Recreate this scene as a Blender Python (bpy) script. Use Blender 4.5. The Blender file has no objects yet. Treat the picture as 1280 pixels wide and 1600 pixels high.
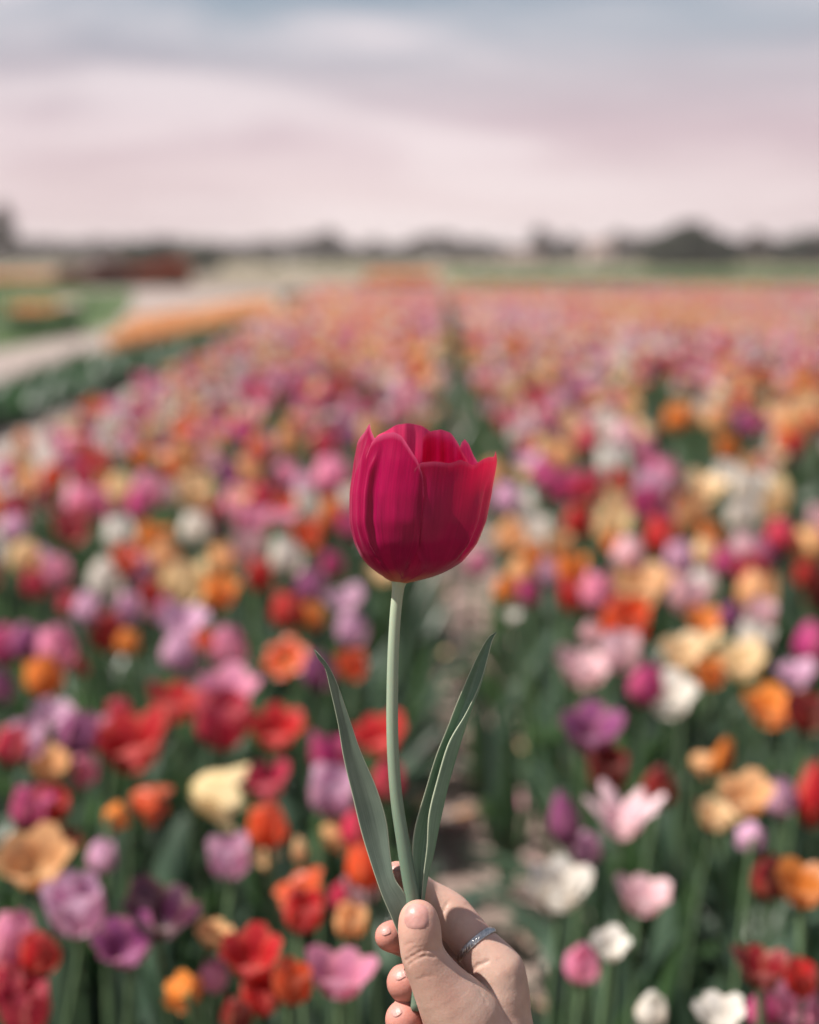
import bpy, bmesh, math, random
import numpy as np
from mathutils import Vector, Matrix, Euler, noise as mnoise

random.seed(7)
rng = np.random.default_rng(7)
R_ = math.radians
scene = bpy.context.scene
col = scene.collection

# ------------------------------------------------------------------ camera
CAM_Z, PITCH, FPX = 1.05, R_(10.0), 1600 * 50 / 36.0
CAM = Vector((0, 0, CAM_Z))
FWD = Vector((0, math.cos(PITCH), -math.sin(PITCH)))
UP = Vector((0, math.sin(PITCH), math.cos(PITCH)))
RT = Vector((1, 0, 0))
HELD = 0.62                                   # metres from the lens to the held flower
cd = bpy.data.cameras.new('camera')
cam = bpy.data.objects.new('camera', cd)
col.objects.link(cam)
cam.location = CAM
cam.rotation_euler = (math.pi / 2 - PITCH, 0, 0)
cd.sensor_fit = 'VERTICAL'
cd.sensor_height = 36
cd.sensor_width = 28.8
cd.lens = 50
cd.clip_start = 0.02
cd.clip_end = 4000
cd.dof.use_dof = True
cd.dof.focus_distance = HELD - 0.008
cd.dof.aperture_fstop = 4.0
cd.dof.aperture_blades = 0
scene.camera = cam

# ------------------------------------------------------------------ sky, sun, exposure
SUN_EL, SUN_AZ = R_(56), R_(-93)              # azimuth from +Y (view direction), negative = left
sun_dir = Vector((math.sin(SUN_AZ) * math.cos(SUN_EL), math.cos(SUN_AZ) * math.cos(SUN_EL), math.sin(SUN_EL)))
w = bpy.data.worlds.new('World')
scene.world = w
w.use_nodes = True
nt = w.node_tree
for n in list(nt.nodes):
    nt.nodes.remove(n)
N, L = nt.nodes.new, nt.links.new
wo = N('ShaderNodeOutputWorld')
sky = N('ShaderNodeTexSky')
sky.sky_type = 'NISHITA'
sky.sun_disc = False
sky.sun_elevation = SUN_EL
sky.sun_rotation = SUN_AZ
sky.dust_density = 2.0
bg_sky = N('ShaderNodeBackground')
bg_sky.inputs[1].default_value = 0.08
L(sky.outputs[0], bg_sky.inputs[0])
tc = N('ShaderNodeTexCoord')
sep = N('ShaderNodeSeparateXYZ')
L(tc.outputs['Generated'], sep.inputs[0])
# veil of high cloud: colour by elevation, the same all round the sky
ramp = N('ShaderNodeValToRGB')
cr = ramp.color_ramp
for p_, c_ in ((0.0, (0.87, 0.73, 0.73)), (0.04, (0.82, 0.645, 0.665)), (0.085, (0.72, 0.54, 0.58)), (0.125, (0.53, 0.46, 0.50)),
               (0.155, (0.33, 0.375, 0.43)), (0.185, (0.19, 0.27, 0.345)), (0.5, (0.17, 0.255, 0.34))):
    e = cr.elements.new(p_)
    e.color = (*c_, 1)
cr.elements.remove(cr.elements[0])
cr.elements.remove(cr.elements[-1])
L(sep.outputs[2], ramp.inputs[0])
# streaks of brighter and darker cloud on a layer overhead
dz = N('ShaderNodeMath'); dz.operation = 'MAXIMUM'; dz.inputs[1].default_value = 0.0
L(sep.outputs[2], dz.inputs[0])
add = N('ShaderNodeMath'); add.operation = 'ADD'; add.inputs[1].default_value = 0.12
L(dz.outputs[0], add.inputs[0])
dvx = N('ShaderNodeMath'); dvx.operation = 'DIVIDE'
dvy = N('ShaderNodeMath'); dvy.operation = 'DIVIDE'
L(sep.outputs[0], dvx.inputs[0]); L(add.outputs[0], dvx.inputs[1])
L(sep.outputs[1], dvy.inputs[0]); L(add.outputs[0], dvy.inputs[1])
cmb = N('ShaderNodeCombineXYZ')
L(dvx.outputs[0], cmb.inputs[0]); L(dvy.outputs[0], cmb.inputs[1])
nz = N('ShaderNodeTexNoise')
nz.inputs['Scale'].default_value = 0.95
nz.inputs['Detail'].default_value = 4
nz.inputs['Roughness'].default_value = 0.45
nz.inputs['Distortion'].default_value = 0.5
mp = N('ShaderNodeMapping')
mp.inputs['Location'].default_value = (3.1, 0.6, 2.0)
mp.inputs['Scale'].default_value = (0.8, 1.0, 1.0)
mp.inputs['Rotation'].default_value = (0, 0, R_(14))
L(cmb.outputs[0], mp.inputs[0]); L(mp.outputs[0], nz.inputs['Vector'])
cl = N('ShaderNodeMapRange')
cl.inputs[1].default_value = 0.42; cl.inputs[2].default_value = 0.66
cl.interpolation_type = 'SMOOTHSTEP'
L(nz.outputs[0], cl.inputs[0])
cmix = N('ShaderNodeMix'); cmix.data_type = 'RGBA'
fm = N('ShaderNodeMath'); fm.operation = 'MULTIPLY'; fm.inputs[1].default_value = 0.62
L(cl.outputs[0], fm.inputs[0]); L(fm.outputs[0], cmix.inputs[0])
nzd = N('ShaderNodeTexNoise')                       # greyer mauve patches
nzd.inputs['Scale'].default_value = 0.6
nzd.inputs['Detail'].default_value = 3
mpd = N('ShaderNodeMapping')
mpd.inputs['Location'].default_value = (7.35, 2.4, 5.0)
L(cmb.outputs[0], mpd.inputs[0]); L(mpd.outputs[0], nzd.inputs['Vector'])
dk = N('ShaderNodeMapRange')
dk.inputs[1].default_value = 0.38; dk.inputs[2].default_value = 0.62; dk.inputs[3].default_value = 0.0; dk.inputs[4].default_value = 0.75
dk.interpolation_type = 'SMOOTHSTEP'
L(nzd.outputs[0], dk.inputs[0])
dmix = N('ShaderNodeMix'); dmix.data_type = 'RGBA'; dmix.blend_type = 'MULTIPLY'
L(dk.outputs[0], dmix.inputs[0]); L(ramp.outputs[0], dmix.inputs[6]); dmix.inputs[7].default_value = (0.78, 0.72, 0.76, 1)
L(dmix.outputs[2], cmix.inputs[6]); cmix.inputs[7].default_value = (0.92, 0.775, 0.79, 1)
bg_cl = N('ShaderNodeBackground'); bg_cl.inputs[1].default_value = 0.535
L(cmix.outputs[2], bg_cl.inputs[0])
mx = N('ShaderNodeMixShader'); mx.inputs[0].default_value = 0.86
L(bg_sky.outputs[0], mx.inputs[1]); L(bg_cl.outputs[0], mx.inputs[2])
L(mx.outputs[0], wo.inputs[0])

sl = bpy.data.lights.new('sun', 'SUN')
sl.energy = 5.0
sl.angle = R_(0.6)
sl.color = (1.0, 0.93, 0.84)
so = bpy.data.objects.new('sun', sl)
col.objects.link(so)
so.rotation_euler = sun_dir.to_track_quat('Z', 'Y').to_euler()
so.location = (-20, 20, 30)

scene.view_settings.view_transform = 'Standard'
scene.view_settings.look = 'None'
scene.view_settings.exposure = 1.05
scene.view_settings.gamma = 1
scene.view_settings.use_curve_mapping = False
scene.cycles.use_denoising = True
scene.cycles.max_bounces = 10
scene.cycles.transparent_max_bounces = 8
scene.cycles.sample_clamp_indirect = 6


# ------------------------------------------------------------------ helpers
def P(px, py, d=HELD):
    """point seen at pixel (px, py) of the 1280x1600 photograph, d metres along the view axis"""
    return CAM + FWD * d + RT * ((px - 640) / FPX * d) + UP * ((800 - py) / FPX * d)


def ray_z(px, py, z):
    """point at height z seen at that pixel"""
    v = FWD + RT * ((px - 640) / FPX) + UP * ((800 - py) / FPX)
    t = (z - CAM_Z) / v.z
    return CAM + v * t


def project(p):
    q = Vector(p) - CAM
    d = q.dot(FWD)
    return 640 + q.dot(RT) / d * FPX, 800 - q.dot(UP) / d * FPX, d


def mesh(name, verts, faces, smooth=True):
    me = bpy.data.meshes.new(name)
    me.from_pydata([tuple(v) for v in verts], [], [tuple(f) for f in faces])
    if smooth:
        me.polygons.foreach_set('use_smooth', [True] * len(me.polygons))
    me.update()
    return me


def big_mesh(name, V, F, smooth=True):
    """V (n,3), F (m,k) arrays with k = 3 or 4"""
    me = bpy.data.meshes.new(name)
    n, (m, k) = len(V), F.shape
    me.vertices.add(n)
    me.vertices.foreach_set('co', np.ascontiguousarray(V, dtype=np.float32).ravel())
    me.loops.add(m * k)
    me.loops.foreach_set('vertex_index', np.ascontiguousarray(F, dtype=np.int32).ravel())
    me.polygons.add(m)
    me.polygons.foreach_set('loop_start', np.arange(0, m * k, k, dtype=np.int32))
    if smooth:
        me.polygons.foreach_set('use_smooth', np.ones(m, dtype=bool))
    me.update(calc_edges=True)
    me.validate()
    return me


def set_attr(me, name, C):
    """per-vertex colour (n,3)"""
    a = me.attributes.new(name, 'FLOAT_COLOR', 'POINT')
    C = np.asarray(C, dtype=np.float32)
    buf = np.ones((len(me.vertices), 4), dtype=np.float32)
    buf[:, :3] = C
    a.data.foreach_set('color', buf.ravel())


def link(name, me, mat=None, parent=None, loc=None, rot=None, scale=None):
    o = bpy.data.objects.new(name, me)
    col.objects.link(o)
    if mat is not None and me is not None and not me.materials:
        me.materials.append(mat)
    if parent is not None:
        o.parent = parent
    if loc is not None:
        o.location = loc
    if rot is not None:
        o.rotation_euler = rot
    if scale is not None:
        o.scale = scale
    return o


def thing(name, label, cat, loc=(0, 0, 0), rot=(0, 0, 0), group=None):
    o = bpy.data.objects.new(name, None)
    col.objects.link(o)
    o.empty_display_size = 0.02
    o.location = loc
    o.rotation_euler = rot
    o['label'], o['category'] = label, cat
    if group:
        o['group'] = group
    return o


def tag(o, label=None, cat=None, group=None, kind=None):
    for k, v in (('label', label), ('category', cat), ('group', group), ('kind', kind)):
        if v:
            o[k] = v
    return o


class Mat:
    def __init__(self, name):
        self.m = bpy.data.materials.new(name)
        self.m.use_nodes = True
        self.t = self.m.node_tree
        for n in list(self.t.nodes):
            self.t.nodes.remove(n)
        self.out = self.t.nodes.new('ShaderNodeOutputMaterial')

    def n(self, typ, **kw):
        x = self.t.nodes.new('ShaderNode' + typ)
        for k, v in kw.items():
            setattr(x, k, v)
        return x

    def l(self, a, b):
        self.t.links.new(a, b)

    def noise(self, scale, detail=3, rough=0.5, vec=None, dist=0.0):
        x = self.n('TexNoise')
        x.inputs['Scale'].default_value = scale
        x.inputs['Detail'].default_value = detail
        x.inputs['Roughness'].default_value = rough
        x.inputs['Distortion'].default_value = dist
        if vec is not None:
            self.l(vec, x.inputs['Vector'])
        return x

    def ramp(self, src, stops):
        x = self.n('ValToRGB')
        els = x.color_ramp.elements
        while len(els) > len(stops):
            els.remove(els[-1])
        while len(els) < len(stops):
            els.new(1.0)
        for e, (p, c) in zip(els, stops):
            e.position = p
            e.color = (*c, 1) if len(c) == 3 else c
        self.l(src, x.inputs[0])
        return x

    def mixc(self, fac, a, b, mode='MIX'):
        x = self.n('Mix', data_type='RGBA', blend_type=mode)
        for sock, v in ((x.inputs[0], fac), (x.inputs[6], a), (x.inputs[7], b)):
            if isinstance(v, (int, float)):
                sock.default_value = v
            elif isinstance(v, tuple):
                sock.default_value = (*v, 1) if len(v) == 3 else v
            else:
                self.l(v, sock)
        return x.outputs[2]

    def principled(self, base, rough=0.5, spec=0.5, **kw):
        x = self.n('BsdfPrincipled')
        if isinstance(base, tuple):
            x.inputs['Base Color'].default_value = (*base, 1)
        else:
            self.l(base, x.inputs['Base Color'])
        x.inputs['Roughness'].default_value = rough
        x.inputs['Specular IOR Level'].default_value = spec
        for k, v in kw.items():
            x.inputs[k.replace('_', ' ')].default_value = v
        return x

    def bump(self, height, strength, dist, shader):
        b = self.n('Bump')
        b.inputs['Strength'].default_value = strength
        b.inputs['Distance'].default_value = dist
        self.l(height, b.inputs['Height'])
        self.l(b.outputs[0], shader.inputs['Normal'])
        return b

    def thin(self, pr, trans_col, fac):
        """petals and leaves let light through"""
        tr = self.n('BsdfTranslucent')
        if isinstance(trans_col, tuple):
            tr.inputs[0].default_value = (*trans_col, 1)
        else:
            self.l(trans_col, tr.inputs[0])
        ms = self.n('MixShader')
        ms.inputs[0].default_value = fac
        self.l(pr.outputs[0], ms.inputs[1])
        self.l(tr.outputs[0], ms.inputs[2])
        self.l(ms.outputs[0], self.out.inputs[0])

    def done(self, sh):
        self.l(sh.outputs[0], self.out.inputs[0])
        return self.m


def simple(name, a, b, scale, rough=0.8, spec=0.3, bump=0.0, detail=5, coord='Object', bdist=0.02):
    M = Mat(name)
    t = M.n('TexCoord')
    nn = M.noise(scale, detail, 0.6, t.outputs[coord])
    c = M.ramp(nn.outputs[0], ((0.3, a), (0.7, b)))
    p = M.principled(c.outputs[0], rough, spec)
    if bump:
        M.bump(nn.outputs[0], bump, bdist, p)
    return M.done(p)


# ------------------------------------------------------------------ materials
def petal_material(name, source):
    """source: 'OBJECT' takes the object's colour, 'COL' takes the vertex colour"""
    M = Mat(name)
    if source == 'OBJECT':
        base = M.n('ObjectInfo').outputs['Color']
    else:
        base = M.n('Attribute', attribute_name='Col').outputs['Color']
    uv = M.n('Attribute', attribute_name='petal_uv')
    sp = M.n('SeparateXYZ'); M.l(uv.outputs['Vector'], sp.inputs[0])
    t = M.n('TexCoord')
    oi = M.n('ObjectInfo')
    nn = M.noise(9, 3, 0.6, t.outputs['Object'])
    v1 = M.ramp(nn.outputs[0], ((0.3, (0.78, 0.78, 0.78)), (0.7, (1.1, 1.1, 1.1))))
    c = M.mixc(1.0, base, v1.outputs[0], 'MULTIPLY')
    edge = M.ramp(sp.outputs[1], ((0.0, (1, 1, 1)), (0.16, (0, 0, 0))))       # greenish yellow heel of the petal
    c = M.mixc(edge.outputs[0], c, (0.45, 0.38, 0.10))
    ab = M.n('Math', operation='ABSOLUTE'); M.l(sp.outputs[0], ab.inputs[0])
    pw = M.n('Math', operation='POWER'); M.l(ab.outputs[0], pw.inputs[0]); pw.inputs[1].default_value = 3.0
    mp_ = M.n('Mapping'); mp_.inputs['Scale'].default_value = (5, 0.9, 1)
    M.l(uv.outputs['Vector'], mp_.inputs[0])
    sn = M.noise(1.6, 3, 0.6, mp_.outputs[0])
    pm = M.n('Math', operation='MULTIPLY'); M.l(pw.outputs[0], pm.inputs[0]); M.l(sn.outputs[0], pm.inputs[1])
    pale = M.mixc(0.38, c, (0.95, 0.60, 0.30))
    c = M.mixc(pm.outputs[0], c, pale)
    sv = M.ramp(sn.outputs[0], ((0.3, (0.8, 0.78, 0.8)), (0.7, (1.08, 1.08, 1.08)))).outputs[0]
    c = M.mixc(1.0, c, sv, 'MULTIPLY')
    p = M.principled(c, 0.40, 0.4)
    M.thin(p, M.mixc(0.10, c, (1.0, 0.9, 0.8)), 0.5)
    return M.m


MAT_PETAL = petal_material('petal', 'OBJECT')
MAT_PETAL_MASS = petal_material('petal_mass', 'COL')


def leaf_material(name, a, b, trans, rough=0.42, fac=0.25):
    M = Mat(name)
    t = M.n('TexCoord')
    oi = M.n('ObjectInfo')
    nn = M.noise(14, 3, 0.6, t.outputs['Object'])
    c = M.ramp(nn.outputs[0], ((0.3, a), (0.7, b))).outputs[0]
    hv = M.n('HueSaturation')
    mr = M.n('MapRange'); mr.inputs[3].default_value = 0.7; mr.inputs[4].default_value = 1.3
    M.l(oi.outputs['Random'], mr.inputs[0]); M.l(mr.outputs[0], hv.inputs['Value']); M.l(c, hv.inputs['Color'])
    p = M.principled(hv.outputs[0], rough, 0.5)
    M.thin(p, trans, fac)
    return M.m


MAT_LEAF = leaf_material('tulip_leaf', (0.026, 0.052, 0.036), (0.062, 0.100, 0.067), (0.10, 0.20, 0.07), 0.36, 0.3)
MAT_LEAF_MASS = leaf_material('leaf_mass', (0.024, 0.048, 0.033), (0.062, 0.100, 0.065), (0.10, 0.20, 0.07), 0.36, 0.3)
MAT_STEM = leaf_material('tulip_stem', (0.075, 0.13, 0.065), (0.11, 0.17, 0.085), (0.1, 0.2, 0.08), 0.5, 0.1)

# ------------------------------------------------------------------ ground
PATH0, PATHK = 0.083, 0.0225


def path_x(y):
    return PATH0 + PATHK * y


M = Mat('ground_fields')
tcn = M.n('TexCoord')
n1 = M.noise(0.035, 4, 0.55, tcn.outputs['Object'])
n2 = M.noise(2.5, 5, 0.6, tcn.outputs['Object'])
c1 = M.ramp(n1.outputs[0], ((0.40, (0.10, 0.115, 0.05)), (0.60, (0.26, 0.205, 0.15)))).outputs[0]
c2 = M.ramp(n2.outputs[0], ((0.3, (0.75, 0.75, 0.75)), (0.7, (1.15, 1.15, 1.15)))).outputs[0]
pr = M.principled(M.mixc(1.0, c1, c2, 'MULTIPLY'), 0.95, 0.1)
M.bump(n2.outputs[0], 0.4, 0.05, pr)
MAT_GROUND = M.done(pr)
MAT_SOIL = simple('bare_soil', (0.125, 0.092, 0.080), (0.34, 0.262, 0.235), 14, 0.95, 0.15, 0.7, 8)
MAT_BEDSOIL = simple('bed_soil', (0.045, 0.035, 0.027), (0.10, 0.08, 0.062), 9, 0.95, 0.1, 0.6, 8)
MAT_SAND = simple('sandy_soil', (0.19, 0.155, 0.145), (0.27, 0.225, 0.21), 1.2, 0.95, 0.1, 0.3, 6)
MAT_FARSAND = simple('far_stubble', (0.125, 0.105, 0.085), (0.18, 0.152, 0.122), 0.4, 0.95, 0.1, 0.3, 6)
MAT_GRASS = simple('meadow', (0.038, 0.070, 0.026), (0.075, 0.108, 0.042), 0.5, 0.9, 0.2, 0.4, 6)


def sheet(name, pts, z, mat):
    me = mesh(name, [(x, y, z) for x, y in pts], [list(range(len(pts)))], False)
    return tag(link(name, me, mat), kind='structure')


def sector(name, r0, r1, z, mat):
    vs, fs = [], []
    n = 64
    for i in range(n):
        a = 2 * math.pi * i / n
        vs.append((r1 * math.cos(a), r1 * math.sin(a), z))
    return tag(link(name, mesh(name, vs, [list(range(n))], False), mat), kind='structure')


sector('ground', 0, 1800, -0.012, MAT_GROUND)
FAR = 33.0


def left_edge(y):
    return -1.28 - 0.03 * max(0.0, y - 9) - max(0.0, 4.5 - y) * 0.25


def right_edge(y):
    return 2.2 + 0.33 * y


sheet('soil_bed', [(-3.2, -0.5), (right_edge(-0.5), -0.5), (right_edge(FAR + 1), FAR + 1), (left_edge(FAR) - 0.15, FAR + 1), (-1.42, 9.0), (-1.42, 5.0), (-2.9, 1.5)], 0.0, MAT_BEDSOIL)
sheet('sandy_track', [(-7.6, 4.0), (-3.05, 4.0), (-2.86, 10), (-2.5, 20), (-2.0, 36), (-5.2, 60), (-16, 75), (-10.5, 44), (-4.7, 24), (-5.2, 16)], -0.004, MAT_SAND)
sheet('sandy_border', [(-3.0, 4.0), (-1.36, 4.6), (-1.36, 9), (-1.7, 20), (-2.05, FAR), (-2.6, FAR), (-2.35, 20), (-2.8, 10)], 0.004, MAT_SAND)
sheet('meadow', [(1.0, FAR + 1.5), (30, FAR + 1.5), (140, 130), (140, 155), (4, 155)], -0.004, MAT_GRASS)
sheet('far_sandy_field', [(-16, 62), (-3.5, 48), (0.6, 40), (3.2, 120), (-30, 140)], -0.002, MAT_FARSAND)
sheet('left_meadow', [(-14, 15.5), (-4.95, 16.6), (-4.75, 21.5), (-6.2, 32), (-10, 52), (-30, 60)], -0.001, MAT_GRASS)


def clod_height(x, y):
    v = Vector((x * 9, y * 9, 0.0))
    a = mnoise.fractal(v, 0.9, 2.0, 4) * 0.012
    b = max(0.0, mnoise.noise(Vector((x * 26, y * 26, 4.0)))) * 0.022
    return a + b


# the bare furrow between the two beds
vs, fs = [], []
ny, nx = 330, 30
ys = [0.5 * (38.0 / 0.5) ** (j / (ny - 1)) for j in range(ny)]
for y in ys:
    hw = 0.23
    for i in range(nx):
        u = -1 + 2 * i / (nx - 1)
        x = path_x(y) + u * hw
        z = 0.006 + (1 - abs(u) ** 3) * 0.014 + clod_height(x, y) * (1 - abs(u) ** 4)
        vs.append((x, y, z))
for j in range(ny - 1):
    for i in range(nx - 1):
        a = j * nx + i
        fs.append((a, a + 1, a + nx + 1, a + nx))
tag(link('soil_path', mesh('soil_path', vs, fs), MAT_SOIL), kind='structure')


# ------------------------------------------------------------------ templates of tulip pieces
def petal_template(r_mid, r_tip, z_tip, hw=62, pt=0.55, na=4, nb=6, ruffle=0.0, curl=0.0, r_base=0.06):
    """one petal of a flower whose closed cup is 1 wide; petal points along +Y"""
    vs, uv, fs = [], [], []
    for j in range(nb + 1):
        t = j / nb
        r = r_base + (r_mid - r_base) * math.sin(min(t / 0.5, 1) * math.pi / 2) if t < 0.5 else \
            r_mid + (r_tip - r_mid) * ((t - 0.5) / 0.5) ** 1.4
        z = z_tip * (t ** 1.25 if r_tip <= r_mid * 1.1 else t ** 1.15)
        if t > 0.75:
            z -= curl * (t - 0.75) ** 2 * 6
        wid = min(1.0, 0.3 + 1.6 * t) if t < pt else math.sqrt(max(0.0, 1 - ((t - pt) / (1.02 - pt)) ** 2.3))
        for i in range(na + 1):
            s = -1 + 2 * i / na
            ang = s * wid * R_(hw) * (r_mid / max(r, r_mid) if r > r_mid else 1)
            rr = r * (1 + 0.06 * abs(s)) - 0.02 * (1 - abs(s))
            zz = z + ruffle * math.sin(s * 7 + j * 1.7) * t - 0.04 * abs(s) * t
            vs.append((math.sin(ang) * rr, math.cos(ang) * rr, zz))
            uv.append((s, t))
    for j in range(nb):
        for i in range(na):
            a = j * (na + 1) + i
            fs.append((a, a + 1, a + na + 2, a + na + 1))
    return np.array(vs), np.array(fs), np.array(uv)


FORMS = {
    'c': dict(r_mid=0.50, r_tip=0.30, z_tip=1.18),
    'h': dict(r_mid=0.48, r_tip=0.50, z_tip=1.08),
    'o': dict(r_mid=0.46, r_tip=0.74, z_tip=0.85, hw=56),
    'f': dict(r_mid=0.50, r_tip=0.95, z_tip=0.52, hw=46, pt=0.5, curl=0.3),
    'd': dict(r_mid=0.44, r_tip=0.66, z_tip=0.78, hw=48, pt=0.6, ruffle=0.05),
    's': dict(r_mid=0.40, r_tip=0.85, z_tip=0.95, hw=34, pt=0.35),
    'b': dict(r_mid=0.42, r_tip=0.12, z_tip=1.55, hw=66, pt=0.45),
    'p': dict(r_mid=0.45, r_tip=0.70, z_tip=1.15, hw=44, pt=0.5),
}
FORM_WORDS = {'c': 'closed', 'h': 'half-open', 'o': 'open', 'f': 'flat wide-open', 'd': 'double', 's': 'star-shaped', 'b': 'slim budded', 'p': 'drooping'}


def with_uv(me, uv):
    a = me.attributes.new('petal_uv', 'FLOAT_VECTOR', 'POINT')
    buf = np.zeros((len(me.vertices), 3), dtype=np.float32)
    buf[:, :2] = uv
    a.data.foreach_set('vector', buf.ravel())
    return me


PETAL_T = {k: petal_template(**v) for k, v in FORMS.items()}
PETAL_ME = {}
for k, (V_, F_, U_) in PETAL_T.items():
    me = with_uv(mesh('petal_' + FORM_WORDS[k].replace(' ', '_'), V_, F_), U_)
    me.materials.append(MAT_PETAL)
    PETAL_ME[k] = me


def whorl(form):
    """(azimuth, scale, tilt) of every petal"""
    if form == 'd':
        return [(k * 60, 1.0, 0.0) for k in range(6)] + [(30 + k * 72, 0.78, -14) for k in range(5)] + [(k * 120, 0.5, -22) for k in range(3)]
    if form == 's':
        return [(k * 51, 1.0, 0.0) for k in range(7)] + [(25 + k * 72, 0.72, -15) for k in range(5)]
    return [(k * 120, 1.0, 0.0) for k in range(3)] + [(60 + k * 120, 0.93, 0.0) for k in range(3)]


def head_template(form, na=2, nb=3):
    k = dict(FORMS[form]); k['na'], k['nb'] = na, nb
    V_, F_, U_ = petal_template(**k)
    vs, fs, us = [], [], []
    for i, (az, sc, ti) in enumerate(whorl(form)):
        m = np.array(Euler((R_(-ti), 0, 0)).to_matrix())
        m = np.array(Euler((0, 0, R_(az))).to_matrix()) @ m
        fs.append(F_ + len(V_) * i)
        vs.append((V_ * sc) @ m.T)
        us.append(U_)
    return np.vstack(vs), np.vstack(fs), np.vstack(us)


HEAD_ME = {}
for k in FORMS:
    V_, F_, U_ = head_template(k, 2, 5)
    me = with_uv(mesh('flower_head_' + FORM_WORDS[k].replace(' ', '_'), V_, F_), U_)
    me.materials.append(MAT_PETAL)
    HEAD_ME[k] = me


def stem_template(n=6, m=5, r=0.0036, bend=0.05):
    vs, fs = [], []
    for j in range(m + 1):
        t = j / m
        cx = bend * math.sin(t * math.pi)
        for i in range(n):
            a = 2 * math.pi * i / n
            vs.append((cx + r * math.cos(a), r * math.sin(a), t))
    for j in range(m):
        for i in range(n):
            a, b = j * n + i, j * n + (i + 1) % n
            fs.append((a, b, b + n, a + n))
    return np.array(vs), np.array(fs)


STEM_ME = []
for b in (-0.025, 0.015, 0.03):
    V_, F_ = stem_template(bend=b)
    me = mesh('stem', V_, F_)
    me.materials.append(MAT_STEM)
    STEM_ME.append(me)


def blade_template(length=0.3, width=0.05, lean=0.25, droop=0.1, fold=0.35, twist=0.0, nb=7, na=2):
    """a lance-shaped leaf rising from the origin and leaning along +Y"""
    vs, fs = [], []
    for j in range(nb + 1):
        t = j / nb
        wd = width * 0.5 * (0.35 + 0.65 * math.sin(min(1, t / 0.45) * math.pi / 2)) if t < 0.45 else width * 0.5 * max(0.02, 1 - ((t - 0.45) / 0.55) ** 1.8)
        y = length * (lean * t + droop * t * t * t)
        z = length * (t * (1 - 0.25 * lean) - droop * 0.9 * t ** 3)
        tw = twist * t
        for i in range(na + 1):
            s = -1 + 2 * i / na
            x0, y0 = s * wd, -fold * wd * (1 - abs(s)) + 0
            vs.append((x0 * math.cos(tw) - y0 * math.sin(tw), y + x0 * math.sin(tw) + y0 * math.cos(tw) , z + 0.25 * abs(y0) * 0))
    for j in range(nb):
        for i in range(na):
            a = j * (na + 1) + i
            fs.append((a, a + 1, a + na + 2, a + na + 1))
    return np.array(vs), np.array(fs)


BLADES = [blade_template(0.33, 0.045, 0.28, 0.10, 0.4, 0.5), blade_template(0.28, 0.055, 0.45, 0.25, 0.35, -0.6),
          blade_template(0.24, 0.050, 0.65, 0.45, 0.3, 0.8), blade_template(0.36, 0.036, 0.15, 0.05, 0.5, -0.3)]
BLADE_ME = []
for V_, F_ in BLADES:
    me = mesh('leaf', V_, F_)
    me.materials.append(MAT_LEAF)
    BLADE_ME.append(me)

# ------------------------------------------------------------------ colours of the tulips
COLS = {
    'cr': ((0.88, 0.63, 0.36), 'cream'), 'pe': ((0.85, 0.47, 0.22), 'peach'), 'or': ((0.80, 0.25, 0.035), 'orange'),
    'ro': ((0.72, 0.085, 0.02), 'red-orange'), 're': ((0.56, 0.012, 0.022), 'red'), 'dr': ((0.24, 0.004, 0.012), 'dark red'),
    'cm': ((0.56, 0.022, 0.085), 'crimson'), 'mg': ((0.58, 0.055, 0.25), 'magenta'), 'pk': ((0.80, 0.29, 0.47), 'pink'),
    'lp': ((0.84, 0.54, 0.60), 'pale pink'), 'li': ((0.70, 0.41, 0.60), 'lilac'), 'pu': ((0.33, 0.075, 0.24), 'purple'),
    'dp': ((0.075, 0.008, 0.05), 'dark purple'), 'wh': ((0.84, 0.81, 0.75), 'white'),
}
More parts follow.
